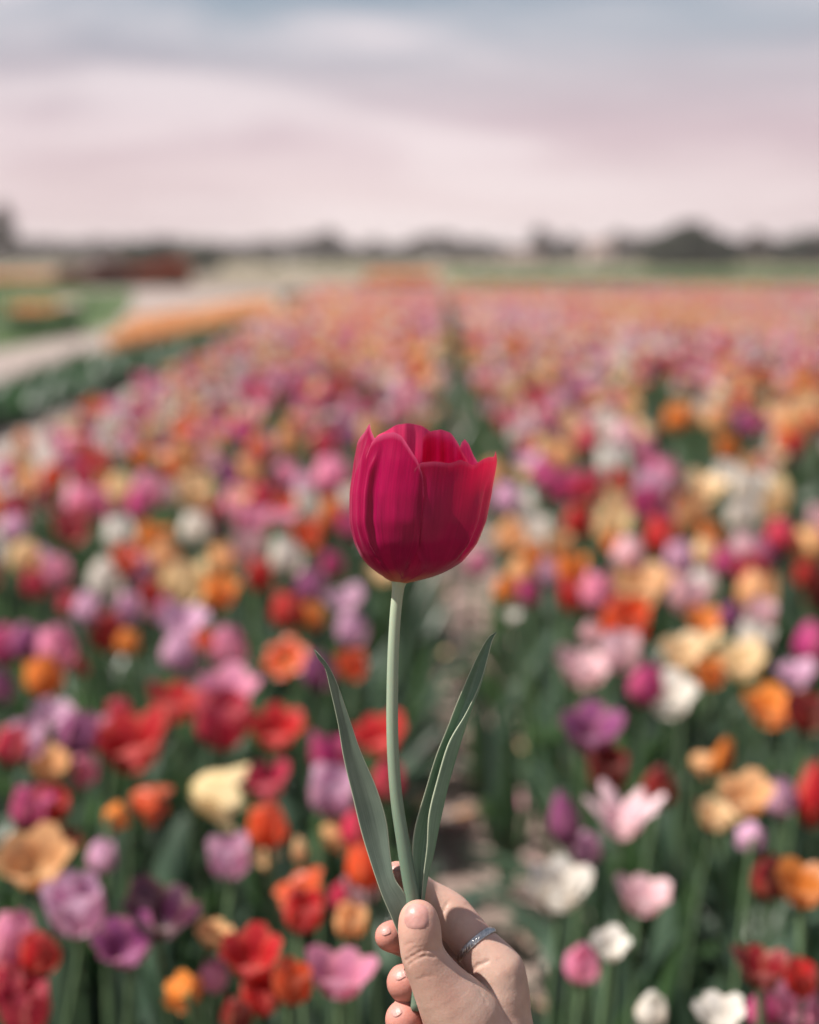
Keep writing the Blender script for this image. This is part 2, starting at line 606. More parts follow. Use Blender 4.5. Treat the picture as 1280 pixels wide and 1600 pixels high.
# heads read off the photograph one by one: x, y, width, colour, form
HEADS = """
72 1060 54 or c|10 1165 52 cm c|45 1155 60 li h|75 1197 76 pe o|80 1115 60 li o|112 1147 60 pu c|132 1205 45 pk c|38 1265 62 mg h|84 1258 50 re h|
60 1345 112 pe o|88 1322 74 dr o|190 1115 42 cm c|180 1140 40 pk c|212 1165 120 re o|268 1100 84 re o|205 1238 62 ro p|172 1277 40 or p|298 1222 92 cr p|
355 1082 100 pk o|345 1128 84 cm h|430 1140 84 re o|415 1225 78 cm o|419 1292 60 ro c|365 1340 62 li h|415 1345 46 cr s|155 1342 45 li c|130 1415 88 li h|
243 1428 112 dp o|205 1475 96 pu o|12 1475 80 pk c|70 1490 58 re c|5 1540 60 cm c|45 1577 80 cm h|515 1183 62 mg h|512 1237 72 li h|500 1297 58 pe p|470 1330 26 cr b|
475 1388 74 ro f|467 1427 60 re h|535 1402 50 cm c|566 1392 50 lp h|575 1358 60 ro c|541 1442 50 pe h|395 1495 96 re o|330 1460 55 pe o|530 1525 104 pk o|
332 1525 46 pk c|295 1555 60 or p|407 1555 60 re h|455 1540 60 ro h|367 1588 50 dr c|600 1150 84 re o|600 1222 50 cm c|552 1300 50 cm c|505 1050 50 pu c|
910 1045 88 lp o|1005 1072 54 mg c|1048 1090 88 wh o|925 1145 104 pu o|950 1205 64 dr h|1028 1230 54 dr c|972 1280 116 lp s|890 1287 50 pu b|915 1327 44 li c|
875 1390 98 wh d|1000 1403 82 lp o|1120 1185 36 or b|1080 1180 40 pe p|1170 1245 84 pe o|1115 1278 64 cr d|1222 1250 50 li c|1205 1107 88 or o|1270 1117 60 dr h|
1272 1250 60 re b|1197 1377 56 dr c|1252 1387 88 or o|1177 1310 45 li p|1187 1515 84 dr o|1255 1535 50 re h|1240 1580 88 pk o|1187 1582 46 mg c|1130 1587 76 wh o|
1015 1577 46 wh c|910 1505 52 pk c|955 1480 60 wh o|
39 872 46 cr c|57 914 38 cm c|90 894 44 pk c|63 879 40 li c|118 822 54 cm h|188 835 46 wh c|199 876 46 ro h|236 844 46 or h|212 894 46 li c|166 909 52 wh c|
262 874 50 pe c|286 918 72 cr h|337 927 48 or h|302 826 44 wh c|341 830 32 dp c|302 769 52 cr h|293 712 44 pe c|389 739 40 pe c|232 769 46 pk c|210 790 40 mg c|
157 787 44 pk c|116 782 40 pk c|26 796 44 cm c|20 825 36 li c|79 782 30 dr c|83 747 36 ro c|15 736 34 cm c|131 743 38 cm c|160 721 30 re c|477 796 46 wh c|
457 870 52 wh c|485 835 46 ro h|520 804 46 or h|387 817 52 pk h|407 778 40 cm c|446 747 44 pk c|516 747 50 pk c|352 874 42 pe c|402 900 42 re c|396 860 50 lp h|
520 883 36 mg c|485 918 46 pu c|448 957 50 re c|488 964 38 or c|103 944 32 cm c|133 953 44 li c|197 953 44 li c|164 990 54 re c|197 1006 36 or c|232 927 34 re c|
246 950 40 pk c|280 973 76 li o|280 1023 54 li c|359 1014 58 pk c|319 1001 28 ro c|92 1014 60 pk c|39 1005 48 pu c|9 1010 50 mg c|131 1041 26 dr c|450 1027 68 ro f|
556 1040 48 ro h|4 1075 42 pu c|542 940 58 li o|558 984 46 li c|505 700 42 cm c|470 760 36 li c|360 740 36 pu c|
896 816 44 re c|1033 841 50 re c|1221 839 46 cm c|959 721 50 wh h|820 797 56 wh h|799 839 46 pe c|837 837 52 wh h|951 824 54 cr h|966 791 50 cr h|1099 761 62 cr o|
1162 761 56 wh h|1204 778 58 cr h|1086 808 54 pe h|1162 808 52 wh h|1016 787 50 mg h|1010 761 48 li h|1044 744 46 pk c|879 761 46 mg h|1115 841 38 or c|1094 865 40 cr c|
1065 875 46 li c|1128 879 40 mg c|1200 867 46 pu c|1166 858 42 lp c|980 867 46 lp c|957 850 26 or c|839 871 40 or c|812 896 40 pe c|892 892 50 or h|866 896 40 li c|
896 930 36 re b|829 926 36 mg c|786 922 36 or c|930 927 54 pk c|1002 918 92 pe o|1069 930 58 lp h|1103 913 42 wh c|972 974 70 ro h|1175 926 58 pe c|1179 896 52 cm h|
1099 972 62 or o|1141 964 36 pu c|1187 960 44 lp h|1263 900 40 re c|1276 934 40 dr c|1267 854 46 pe c|1069 1023 74 cr o|1162 1035 76 cr o|1115 1053 44 or h|1175 1002 54 wh h|
976 1020 60 lp h|1267 1010 56 mg c|1246 1057 60 li o|923 990 30 lp c|800 964 30 wh s|772 745 40 pe c|790 780 40 li c|1140 700 34 or c|880 715 38 pe c|915 690 40 cm c|985 685 40 mg h|
850 700 36 cr c|1230 660 36 pe c|1050 656 32 or c|1110 1000 40 cr s|745 880 36 pk c|
"""
tulips = []            # dict: x, y, z (head), size, colour, form, px, py
for k, rec in enumerate(HEADS.replace('\n', '').strip('|').split('|')):
    a = rec.split()
    px, py, wd = float(a[0]), float(a[1]), float(a[2])
    z = 0.44 + 0.07 * rng.random()
    p = ray_z(px, py, z)
    d = project(p)[2]
    tulips.append(dict(p=p, size=wd * d / FPX, c=a[3], f=a[4], px=px, py=py, w=wd, hand=True))

# places in the beds where no flower stands, in the photograph's pixels at head height
GAPS = [(1110, 700, 85, 40), (1262, 760, 60, 50), (1030, 630, 30, 50), (50, 835, 44, 30), (10, 925, 30, 34), (470, 720, 40, 22), (540, 710, 34, 20), (400, 935, 50, 30),
        (930, 880, 26, 18), (188, 742, 22, 10), (230, 745, 30, 9), (950, 590, 16, 12), (365, 700, 0, 0)]


def pick_colour(x, y):
    n = mnoise.noise(Vector((x * 0.55, y * 0.28, 1.0)))
    far = min(1.0, max(0.0, (y - 4) / 18))  # far mix turns paler as well: hazy glare put into the flower colours
    right = x > path_x(y)
    wts = {'cr': 17 + 6 * right + 12 * far, 'pe': 11 + 6 * right + 16 * far, 'or': 8 + 6 * far, 'ro': 6 + 0 * far, 're': 6 - 3 * far, 'dr': 3 - 3 * far, 'cm': 9 - 5 * far,
           'mg': 11 - 0 * far, 'pk': 14 + 4 * far, 'lp': 9 + 22 * far, 'li': 13 + 6 * far, 'pu': 6 - 1 * far, 'dp': 1.0 * (1 - far), 'wh': 11 + 8 * right - 3 * far}
    warm = ('cr', 'pe', 'or', 'ro', 're')
    for k in wts:
        wts[k] = max(0.0, wts[k]) * math.exp((1.6 if k in warm else -1.6) * n)
    ks = list(wts)
    v = np.array([wts[k] for k in ks])
    return ks[rng.choice(len(ks), p=v / v.sum())]


filled = []
DENS = 66.0
y = 1.0
hand_px = np.array([(t['px'], t['py'], t['w']) for t in tulips])
while y < FAR:
    step = math.sqrt(1 / DENS)
    lo, hi = left_edge(y), min(right_edge(y), 0.30 * y + 1.4)
    for _ in range(int((hi - lo) / step)):
        x = lo + (hi - lo) * rng.random()
        yy = y + (rng.random() - 0.5) * step * 1.4
        ds = abs(x - path_x(yy))
        if ds < 0.05 + 0.08 * max(0.0, min(1.0, (6.5 - yy) / 2)) + 0.04 * rng.random():
            continue
        z = 0.43 + 0.09 * rng.random()
        px, py, d = project((x, yy, z))
        if py > 940 and -70 < px < 1350:
            continue
        if any(rx and ((px - gx) / rx) ** 2 + ((py - gy) / ry) ** 2 < 1 for gx, gy, rx, ry in GAPS):
            continue
        sz = 0.060 * (0.8 + 0.45 * rng.random())
        wd = sz / d * FPX
        if py > 690 and len(hand_px):
            dd = np.hypot(hand_px[:, 0] - px, hand_px[:, 1] - py)
            if (dd < (hand_px[:, 2] + wd) * 0.36).any():
                continue
            if py > 860 and rng.random() < 0.5:
                continue
        f = rng.choice(['c', 'h', 'o', 'c', 'h'])
        filled.append(dict(p=Vector((x, yy, z)), size=sz, c=pick_colour(x, yy), f=str(f), px=px, py=py, w=wd, hand=False))
    y += step

filled.sort(key=lambda t: -t['w'])
inframe = [t for t in filled if -15 < t['px'] < 1295]
N_SINGLE = 300
extra = inframe[:N_SINGLE - len(tulips)]
eid = set(id(t) for t in extra)
mass = [t for t in filled if id(t) not in eid]
singles = tulips + extra
order = sorted(singles, key=lambda t: -t['w'])
for k, t in enumerate(order):
    t['petals'] = k < 150


# ------------------------------------------------------------------ labels that single each tulip out
def nm(t):
    return COLS[t['c']][1]


def region(t):
    x, y = t['px'], t['py']
    side = ('far left edge' if x < 90 else 'left bed' if x < 420 else 'left bed near the held stem' if x < 640 else
            'right bed beside the soil path' if x < 900 else 'right bed' if x < 1170 else 'far right edge')
    return side


def depth_words(t):
    y = t['py']
    return ('at the very front' if y > 1440 else 'near the front' if y > 1240 else 'in the front rows' if y > 1060 else
            'level with the held stem top' if y > 930 else 'level with the held bloom' if y > 740 else 'just above the held bloom')


def size_word(t):
    return 'large ' if t['w'] > 82 else 'small ' if t['w'] < 38 else ''


def neighbours(t):
    out = []
    for o in singles:
        if o is t:
            continue
        dx, dy = t['px'] - o['px'], t['py'] - o['py']
        dd = math.hypot(dx, dy)
        if dd < 2.6 * max(t['w'], o['w']):
            rel = ('right of' if dx > 0 else 'left of') if abs(dx) > abs(dy) else ('in front of' if dy > 0 else 'behind')
            out.append((dd, rel, o))
    out.sort(key=lambda q: q[0])
    return out[:7]


def candidates(t):
    base = f"{size_word(t)}{FORM_WORDS[t['f']]} {nm(t)} tulip"
    nb = neighbours(t)
    near = []
    for dd, rel, o in nb:
        near.append(f"{rel} a {FORM_WORDS[o['f']]} {nm(o)} one")
    for a in near:
        yield f"{base} {a}"
    for i in range(len(nb)):
        for j in range(i + 1, len(nb)):
            if nb[i][1] != nb[j][1]:
                yield f"{base} {nb[i][1]} a {nm(nb[i][2])} one and {nb[j][1]} a {nm(nb[j][2])} one"
    yield f"{base} {depth_words(t)}, {region(t)}"
    for a in near:
        yield f"{base} {a}, {region(t)}"
    for a in near:
        yield f"{base} {depth_words(t)}, {a}"


def fix_article(c):
    for v in ('open', 'orange'):
        c = c.replace(' a ' + v, ' an ' + v)
    return c


def label_all():
    cand = [list(dict.fromkeys(c for c in candidates(t) if len(c.replace(',', ' ').split()) <= 16)) for t in singles]
    # a label must be true of one tulip only: count how many tulips could carry each phrase
    owners = {}
    for i, cs in enumerate(cand):
        for c in cs:
            owners.setdefault(c, set()).add(i)
    for i, t in enumerate(singles):
        lab = next((c for c in cand[i] if len(owners[c]) == 1), None)
        if lab is None:
            lab = next((c + ' at photo ' for c in cand[i] if 0), None) or f"{size_word(t)}{FORM_WORDS[t['f']]} {nm(t)} tulip {depth_words(t)}, {region(t)}"
        t['label'] = fix_article(lab)


label_all()

# ------------------------------------------------------------------ individual tulips
GROUP = 'tulips in bloom in the two beds'
proto_parts = 0
for k, t in enumerate(singles):
    p, s = t['p'], t['size']
    rz = rng.random() * 6.283
    head_h = {'c': 0.55, 'h': 0.52, 'o': 0.45, 'f': 0.25, 'd': 0.4, 's': 0.45, 'b': 0.7, 'p': 0.1}[t['f']]
    wide = {'c': 1.0, 'h': 1.0, 'o': 1.32, 'f': 1.7, 'd': 1.25, 's': 1.6, 'b': 0.85, 'p': 1.25}[t['f']]
    hs = s / wide
    if t['f'] == 'c':
        hs *= 1.05
    top = p.z - head_h * hs
    root = thing('tulip', t['label'], 'tulip', (p.x, p.y, 0), (0, 0, rz), GROUP)
    st = link('stem', STEM_ME[k % 3], None, root, (0, 0, 0), None, (1, 1, top + 0.003))
    nl = 3 if t['petals'] else 2
    for q in range(nl):
        sc = 0.85 + 0.3 * rng.random()
        link('leaf', BLADE_ME[int(rng.integers(4))], None, root, (0, 0, 0.004 + 0.02 * q), (0, 0, q * 2.2 + rng.random()), (sc, sc, sc))
    ti = R_(4 + 12 * rng.random()) if t['f'] != 'p' else R_(105)
    if t['f'] == 'f':
        ti = R_(28 + 14 * rng.random())
    ta = rng.random() * 6.283
    if t['f'] in 'fdos':                       # open flowers turn towards the light and the viewer
        ta = -rz + (0.5 - rng.random()) * 2.2
    hm = Matrix.Translation((0, 0, top)) @ Matrix.Rotation(ta, 4, 'Z') @ Matrix.Rotation(ti, 4, 'X') @ Matrix.Scale(hs, 4)
    base_c = np.array(COLS[t['c']][0]) * (0.85 + 0.3 * rng.random())
    if t['petals']:
        for az, sc, tl in whorl(t['f']):
            jit = (rng.random() - 0.5)
            o = link('petal', PETAL_ME[t['f']], None, root)
            o.matrix_local = hm @ Matrix.Rotation(R_(az + 9 * jit), 4, 'Z') @ Matrix.Rotation(R_(-tl + 7 * (rng.random() - 0.45)), 4, 'X') @ Matrix.Scale(sc * (1 + 0.12 * jit), 4)
            o.color = (*np.clip(base_c * (0.92 + 0.16 * rng.random()), 0, 0.9), 1)
    else:
        o = link('flower_head', HEAD_ME[t['f']], None, root)
        o.matrix_local = hm
        o.color = (*np.clip(base_c, 0, 0.9), 1)


# ------------------------------------------------------------------ the thousands of others, as masses
def euler_mats(rx, rz):
    n = len(rx)
    cx, sx, cz, sz = np.cos(rx), np.sin(rx), np.cos(rz), np.sin(rz)
    m = np.zeros((n, 3, 3))
    m[:, 0, 0] = cz; m[:, 0, 1] = -sz * cx; m[:, 0, 2] = sz * sx
    m[:, 1, 0] = sz; m[:, 1, 1] = cz * cx; m[:, 1, 2] = -cz * sx
    m[:, 2, 1] = sx; m[:, 2, 2] = cx
    return m


def scatter(V_, F_, loc, rx, rz, sc):
    """copies of a template as one big vertex and face array; sc (n,) or (n,3)"""
    n = len(loc)
    sc = np.asarray(sc)
    if sc.ndim == 1:
        sc = np.repeat(sc[:, None], 3, 1)
    X = V_[None, :, :] * sc[:, None, :]
    X = np.einsum('nij,nvj->nvi', euler_mats(rx, rz), X) + np.asarray(loc)[:, None, :]
    Fa = F_[None, :, :] + (np.arange(n) * len(V_))[:, None, None]
    return X.reshape(-1, 3), Fa.reshape(-1, F_.shape[1])


def flower_mass(name, items, label_parts=True, stem=True):
    Vs, Fs, Cs, Us, off = [], [], [], [], 0
    for form in ('c', 'h', 'o'):
        for near in (True, False):
            sel = [t for t in items if t['f'] == form and (t['w'] > 14) == near]
            if not sel:
                continue
            V_, F_, U_ = head_template(form, 2, 3) if near else head_template(form, 1, 2)
            n = len(sel)
            loc = np.array([(t['p'].x, t['p'].y, t['p'].z - 0.5 * t['size']) for t in sel])
            hs = np.array([t['size'] / {'c': 0.95, 'h': 1.0, 'o': 1.32}[form] for t in sel])
            V2, F2 = scatter(V_, F_, loc, rng.random(n) * 0.25, rng.random(n) * 6.28, hs)
            c = np.array([COLS[t['c']][0] for t in sel]) * (0.85 + 0.3 * rng.random((n, 1)))
            Vs.append(V2); Fs.append(F2 + off); off += len(V2)
            Cs.append(np.repeat(np.clip(c, 0, 0.9), len(V_), 0))
            Us.append(np.tile(U_, (n, 1)))
    me = big_mesh(name, np.vstack(Vs), np.vstack(Fs))
    set_attr(me, 'Col', np.vstack(Cs))
    with_uv(me, np.vstack(Us))
    o = link(name, me, MAT_PETAL_MASS)
    return tag(o, kind='stuff')


o = flower_mass('tulip_mass', mass)
o['label'] = 'thousands of mixed tulip heads running to the far end of both beds'

# stems of the mass (near half) and leaves of the whole field
V_, F_ = stem_template(3, 1, 0.0036, 0)
sel = [t for t in mass if t['p'].y < 9]
loc = np.array([(t['p'].x, t['p'].y, 0) for t in sel])
V2, F2 = scatter(V_, F_, loc, np.zeros(len(sel)), rng.random(len(sel)) * 6, np.array([(1, 1, t['p'].z - 0.5 * t['size']) for t in sel]))
o = tag(link('tulip_stems', big_mesh('tulip_stems', V2, F2), MAT_STEM), kind='stuff')
o['label'] = 'pale green stems under the massed tulip heads'


def leaf_spots(y0, y1, dens):
    out = []
    area_n = int((y1 - y0) * (right_edge(y1) - left_edge(y1)) * dens)
    ys_ = y0 + (y1 - y0) * rng.random(area_n)
    for yv in ys_:
        lo, hi = left_edge(y1) - 0.1, min(right_edge(y1), 0.30 * y1 + 1.0)
        x = lo + (hi - lo) * rng.random()
        if x < left_edge(yv) or x > 0.30 * yv + 1.0:
            continue
        if abs(x - path_x(yv)) < 0.115 * max(0.0, min(1.0, (6.6 - yv) / 1.8)) + 0.06 * rng.random():
            continue
        out.append((x, yv, 0))
    return np.array(out)


Vs, Fs, off = [], [], 0
for y0, y1, dens in ((0.55, 2.2, 330), (2.2, 4.5, 300), (4.5, 9, 130), (9, 18, 40), (18, FAR, 22)):
    L_ = leaf_spots(y0, y1, dens)
    kinds = rng.integers(0, 4, len(L_))
    for k in range(4):
        lk = L_[kinds == k]
        if not len(lk):
            continue
        V_, F_ = BLADES[k] if y0 < 9 else blade_template(0.34, 0.07, 0.3, 0.1, 0.3, 0.4, 3, 1)
        s_ = (0.75 + 0.4 * rng.random(len(lk)))
        V2, F2 = scatter(V_, F_, lk, rng.normal(0, 0.10, len(lk)), rng.random(len(lk)) * 6.283, s_)
        Vs.append(V2); Fs.append(F2 + off); off += len(V2)
o = tag(link('tulip_foliage', big_mesh('tulip_foliage', np.vstack(Vs), np.vstack(Fs)), MAT_LEAF_MASS), kind='stuff')
o['label'] = 'dense blue-green tulip leaves filling both beds below the flowers'

# soil clods, weeds and fallen petals on the furrow
ico = bmesh.new()
bmesh.ops.create_icosphere(ico, subdivisions=1, radius=1)
IV = np.array([v.co[:] for v in ico.verts]); IV *= (1 + 0.25 * rng.random((len(IV), 1)))
IF = np.array([[v.index for v in f.verts] for f in ico.faces])
ico.free()
n = 900
ys_ = 1.2 + 10 * rng.random(n) ** 1.6
xs_ = np.array([path_x(v) for v in ys_]) + rng.normal(0, 0.11, n)
sz_ = 0.006 + 0.016 * rng.random(n) ** 2
loc = np.stack([xs_, ys_, 0.016 + sz_ * 0.4], 1)
V2, F2 = scatter(IV, IF, loc, rng.random(n) * 6, rng.random(n) * 6, np.stack([sz_, sz_ * 1.3, sz_ * 0.75], 1))
o = tag(link('soil_clods', big_mesh('soil_clods', V2, F2, False), MAT_SOIL), kind='stuff')
o['label'] = 'dry crumbling clods of earth on the bare furrow'
V_, F_, U_ = petal_template(0.5, 0.6, 0.5, hw=50)
V_ = V_[:, [0, 2, 1]]; V_[:, 2] = V_[:, 2] - 0.48
n = 170
ys_ = 1.5 + 9 * rng.random(n) ** 1.3
xs_ = np.array([path_x(v) for v in ys_]) + rng.normal(0.02, 0.14, n)
loc = np.stack([xs_, ys_, np.full(n, 0.045)], 1)
V2, F2 = scatter(V_, F_, loc, rng.normal(0, 0.35, n), rng.random(n) * 6.28, 0.05 + 0.03 * rng.random(n))
me = big_mesh('fallen_petals', V2, F2)
cs = np.array([COLS[k][0] for k in rng.choice(['wh', 'lp', 'lp', 'wh', 'pe', 'pk', 'cr'], n)])
set_attr(me, 'Col', np.repeat(cs, len(V_), 0)); with_uv(me, np.tile(U_ * [1, 0] + [0, 0.6], (n, 1)))
o = tag(link('fallen_petals', me, MAT_PETAL_MASS), kind='stuff')
o['label'] = 'fallen pale petals scattered over the bare furrow'

# ------------------------------------------------------------------ hazy air
hz = bpy.data.materials.new('haze')
hz.use_nodes = True
for n in list(hz.node_tree.nodes):
    hz.node_tree.nodes.remove(n)
ho = hz.node_tree.nodes.new('ShaderNodeOutputMaterial')
pv = hz.node_tree.nodes.new('ShaderNodeVolumePrincipled')
pv.inputs['Color'].default_value = (0.95, 0.90, 0.89, 1)
pv.inputs['Density'].default_value = 0.0004
pv.inputs['Anisotropy'].default_value = 0.2
hz.node_tree.links.new(pv.outputs[0], ho.inputs['Volume'])
X0, X1, Y0, Y1, Z0, Z1 = -1900, 1900, -1900, 1900, -1.0, 26.0
hv_ = [(x, y_, z) for z in (Z0, Z1) for y_ in (Y0, Y1) for x in (X0, X1)]
tag(link('haze', mesh('haze', hv_, [(0, 2, 3, 1), (4, 5, 7, 6), (0, 1, 5, 4), (2, 6, 7, 3), (0, 4, 6, 2), (1, 3, 7, 5)], False), hz), kind='stuff')

# ------------------------------------------------------------------ beds beyond the field edge
def strip_points(poly, n):
    P4 = np.array(poly, float)
    u, v = rng.random(n), rng.random(n)
    a = P4[0] * (1 - u)[:, None] + P4[1] * u[:, None]
    b = P4[3] * (1 - u)[:, None] + P4[2] * u[:, None]
    return a * (1 - v)[:, None] + b * v[:, None]


def bed(name, poly, n, colours, h, label, size=0.06, spread=0.06):
    q = strip_points(poly, n)
    items = [dict(p=Vector((x, yv, h + spread * (rng.random() - 0.5))), size=size, c=str(rng.choice(colours)), f=str(rng.choice(['c', 'h', 'o'])), w=10) for x, yv in q]
    o = flower_mass(name, items)
    o['label'] = label
    Vb, Fb = blade_template(h * 0.95, 0.07, 0.3, 0.1, 0.3, 0.4, 3, 1)
    V2, F2 = scatter(Vb, Fb, np.column_stack([q, np.zeros(n)]), rng.normal(0, 0.1, n), rng.random(n) * 6.28, 0.8 + 0.3 * rng.random(n))
    o2 = tag(link(name.replace('bed', 'bed_leaves'), big_mesh(name + '_leaves', V2, F2), MAT_LEAF_MASS), kind='stuff')
    o2['label'] = 'leaves under the ' + label
    return o


bed('peach_tulip_bed', [(-2.80, 13.2), (-2.02, 22), (-2.85, 29), (-3.6, 18.7)], 4200, ['pe', 'pe', 'pe', 'or', 'cr'], 0.28, 'peach orange tulip bed along the sandy track', 0.07, 0.08)
bed('white_tulip_bed', [(-2.95, 33), (-2.0, 33), (-1.9, 38), (-3.2, 38)], 500, ['wh', 'lp', 'wh'], 0.40, 'white tulip patch at the far left corner of the field')
bed('orange_tulip_bed', [(-1.05, 36), (0.65, 36), (0.95, 52), (-1.5, 52)], 3000, ['or', 'ro', 'or', 'pe'], 0.62, 'tall orange tulip bed past the far end of the left bed', 0.08)
bed('left_orange_bed', [(-5.55, 19.6), (-4.95, 19.6), (-5.1, 21.2), (-5.8, 21.2)], 85, ['or', 'pe', 'or'], 0.40, 'small orange tulip patch in the left meadow')
bed('left_pale_bed', [(-5.05, 20.6), (-4.85, 20.6), (-4.9, 21.4), (-5.1, 21.4)], 40, ['lp', 'wh'], 0.45, 'pale pink tulip patch beside the orange one')
bed('far_orange_bed', [(-22, 56), (-14.6, 57), (-16, 66), (-26, 66)], 2500, ['or', 'ro', 'pe'], 0.4, 'distant orange tulip strip before the red hedges', 0.12)

# the row of leafy plants without flowers between the two sandy strips
MAT_ROW = leaf_material('leafy_row', (0.025, 0.060, 0.036), (0.055, 0.105, 0.058), (0.05, 0.14, 0.045), 0.45)
q = []
for _ in range(9000):
    yv = 6.0 + 14.5 * rng.random() ** 1.2
    c0 = -3.38 + 0.061 * yv
    bump = 0.12 * math.sin(yv * 2.1) + 0.08 * math.sin(yv * 5.3 + 1)
    q.append((c0 + rng.normal(0, 0.12 + 0.04 * bump), yv, 0.0))
q = np.array(q)
Vb, Fb = blade_template(0.30, 0.05, 0.4, 0.2, 0.3, 0.4, 4, 1)
hs = 0.75 + 0.3 * np.sin(q[:, 1] * 1.7) * 0.5 + 0.35 * rng.random(len(q))
V2, F2 = scatter(Vb, Fb, q, rng.normal(0, 0.2, len(q)), rng.random(len(q)) * 6.28, hs)
o = tag(link('leafy_row', big_mesh('leafy_row', V2, F2), MAT_ROW), kind='stuff')
o['label'] = 'low row of dark green leafy plants without flowers beside the sandy track'


# grass tufts on the meadows
def grass(name, poly, n, h, label):
    g = strip_points(poly, n)
    Vb, Fb = blade_template(h, h * 0.12, 0.3, 0.2, 0.2, 0.3, 2, 1)
    V2, F2 = scatter(Vb, Fb, np.column_stack([g, np.zeros(n)]), rng.normal(0, 0.2, n), rng.random(n) * 6.28, 0.6 + 0.6 * rng.random(n))
    o = tag(link(name, big_mesh(name, V2, F2), MAT_GRASSBLADE), kind='stuff')
    o['label'] = label


MAT_GRASSBLADE = leaf_material('grass_blade', (0.04, 0.075, 0.028), (0.08, 0.12, 0.045), (0.1, 0.18, 0.05), 0.5)
grass('meadow_grass', [(2, 35), (16, 35), (34, 110), (4, 110)], 9000, 0.35, 'rough green grass beyond the right bed')
grass('left_meadow_grass', [(-12, 16.6), (-5.0, 17.2), (-6.8, 36), (-17, 38)], 7000, 0.25, 'rough green grass left of the sandy track')


# ------------------------------------------------------------------ trees, hedges, farmhouse on the horizon
def leaf_quads(pts, size):
    n = len(pts)
    Q = np.array([(-1, -0.6, 0), (1, -0.6, 0.2), (1, 0.6, 0), (-1, 0.6, -0.2)])
    rx, rz = rng.random(n) * 6.28, rng.random(n) * 6.28
    return scatter(Q, np.array([[0, 1, 2, 3]]), pts, rx, rz, size * (0.6 + 0.8 * rng.random(n)))


def crown_mesh(name, lobes, n, size, mat):
    """lobes: centre x,y,z and radii; leaf clumps through their volumes"""
    pts = []
    for (cx, cy, cz, rx, ry, rz) in lobes:
        m = int(n * rx * rz / sum(l[3] * l[5] for l in lobes))
        v = rng.normal(0, 1, (m, 3)); v /= np.linalg.norm(v, axis=1)[:, None]
        r = (0.35 + 0.65 * rng.random(m) ** 0.5)[:, None]
        pts.append(v * r * [rx, ry, rz] + [cx, cy, cz])
    V2, F2 = leaf_quads(np.vstack(pts), size)
    me = big_mesh(name, V2, F2, False)
    me.materials.append(mat)
    return me


MAT_CROWN_B = leaf_material('crown_brown', (0.036, 0.026, 0.021), (0.066, 0.048, 0.037), (0.08, 0.06, 0.04), 0.6, 0.15)
MAT_CROWN_G = leaf_material('crown_green', (0.022, 0.030, 0.018), (0.045, 0.055, 0.030), (0.04, 0.06, 0.03), 0.6, 0.1)
MAT_RED = leaf_material('hedge_red', (0.28, 0.07, 0.035), (0.46, 0.13, 0.065), (0.5, 0.12, 0.06), 0.6, 0.4)
MAT_BARK = simple('bark', (0.05, 0.04, 0.03), (0.11, 0.09, 0.07), 8, 0.9, 0.2, 0.5)


def trunk_mesh():
    vs, fs = [], []
    def limb(a, b, r0, r1, n=6):
        a, b = Vector(a), Vector(b)
        q = (b - a).to_track_quat('Z', 'Y')
        k = len(vs)
        for p, r in ((a, r0), (a.lerp(b, 0.5), (r0 + r1) / 2), (b, r1)):
            for i in range(n):
                an = 6.2832 * i / n
                vs.append(p + q @ Vector((r * math.cos(an), r * math.sin(an), 0)))
        for j in range(2):
            for i in range(n):
                fs.append((k + j * n + i, k + j * n + (i + 1) % n, k + j * n + n + (i + 1) % n, k + j * n + n + i))
    limb((0, 0, -0.01), (0.02, 0, 0.45), 0.035, 0.022)
    limb((0.02, 0, 0.42), (0.18, 0.05, 0.75), 0.018, 0.006)
    limb((0.02, 0, 0.44), (-0.15, -0.06, 0.78), 0.018, 0.006)
    limb((0.02, 0, 0.45), (0.02, 0.05, 0.9), 0.018, 0.005)
    me = mesh('trunk', vs, fs)
    me.materials.append(MAT_BARK)
    return me


TRUNK = trunk_mesh()
CROWNS = {
    'round': crown_mesh('crown_round', [(0, 0, 0.62, 0.42, 0.4, 0.36), (0.2, 0.1, 0.5, 0.3, 0.3, 0.28), (-0.22, -0.1, 0.52, 0.3, 0.3, 0.3), (0.02, 0, 0.82, 0.24, 0.24, 0.2)], 1100, 0.055, MAT_CROWN_B),
    'tall': crown_mesh('crown_tall', [(0, 0, 0.55, 0.2, 0.2, 0.42), (0.05, 0, 0.8, 0.13, 0.13, 0.22), (-0.05, 0, 0.4, 0.22, 0.2, 0.25)], 600, 0.045, MAT_CROWN_B),
    'bushy': crown_mesh('crown_bushy', [(0, 0, 0.46, 0.62, 0.5, 0.45), (0.45, 0, 0.36, 0.5, 0.4, 0.36), (-0.5, 0, 0.34, 0.5, 0.4, 0.34), (0.1, 0, 0.72, 0.38, 0.3, 0.26)], 2000, 0.07, MAT_CROWN_G),
    'wide': crown_mesh('crown_wide', [(-0.5, 0, 0.5, 0.5, 0.4, 0.34), (0.1, 0, 0.6, 0.5, 0.4, 0.38), (0.62, 0, 0.5, 0.45, 0.4, 0.34)], 1400, 0.065, MAT_CROWN_B),
}
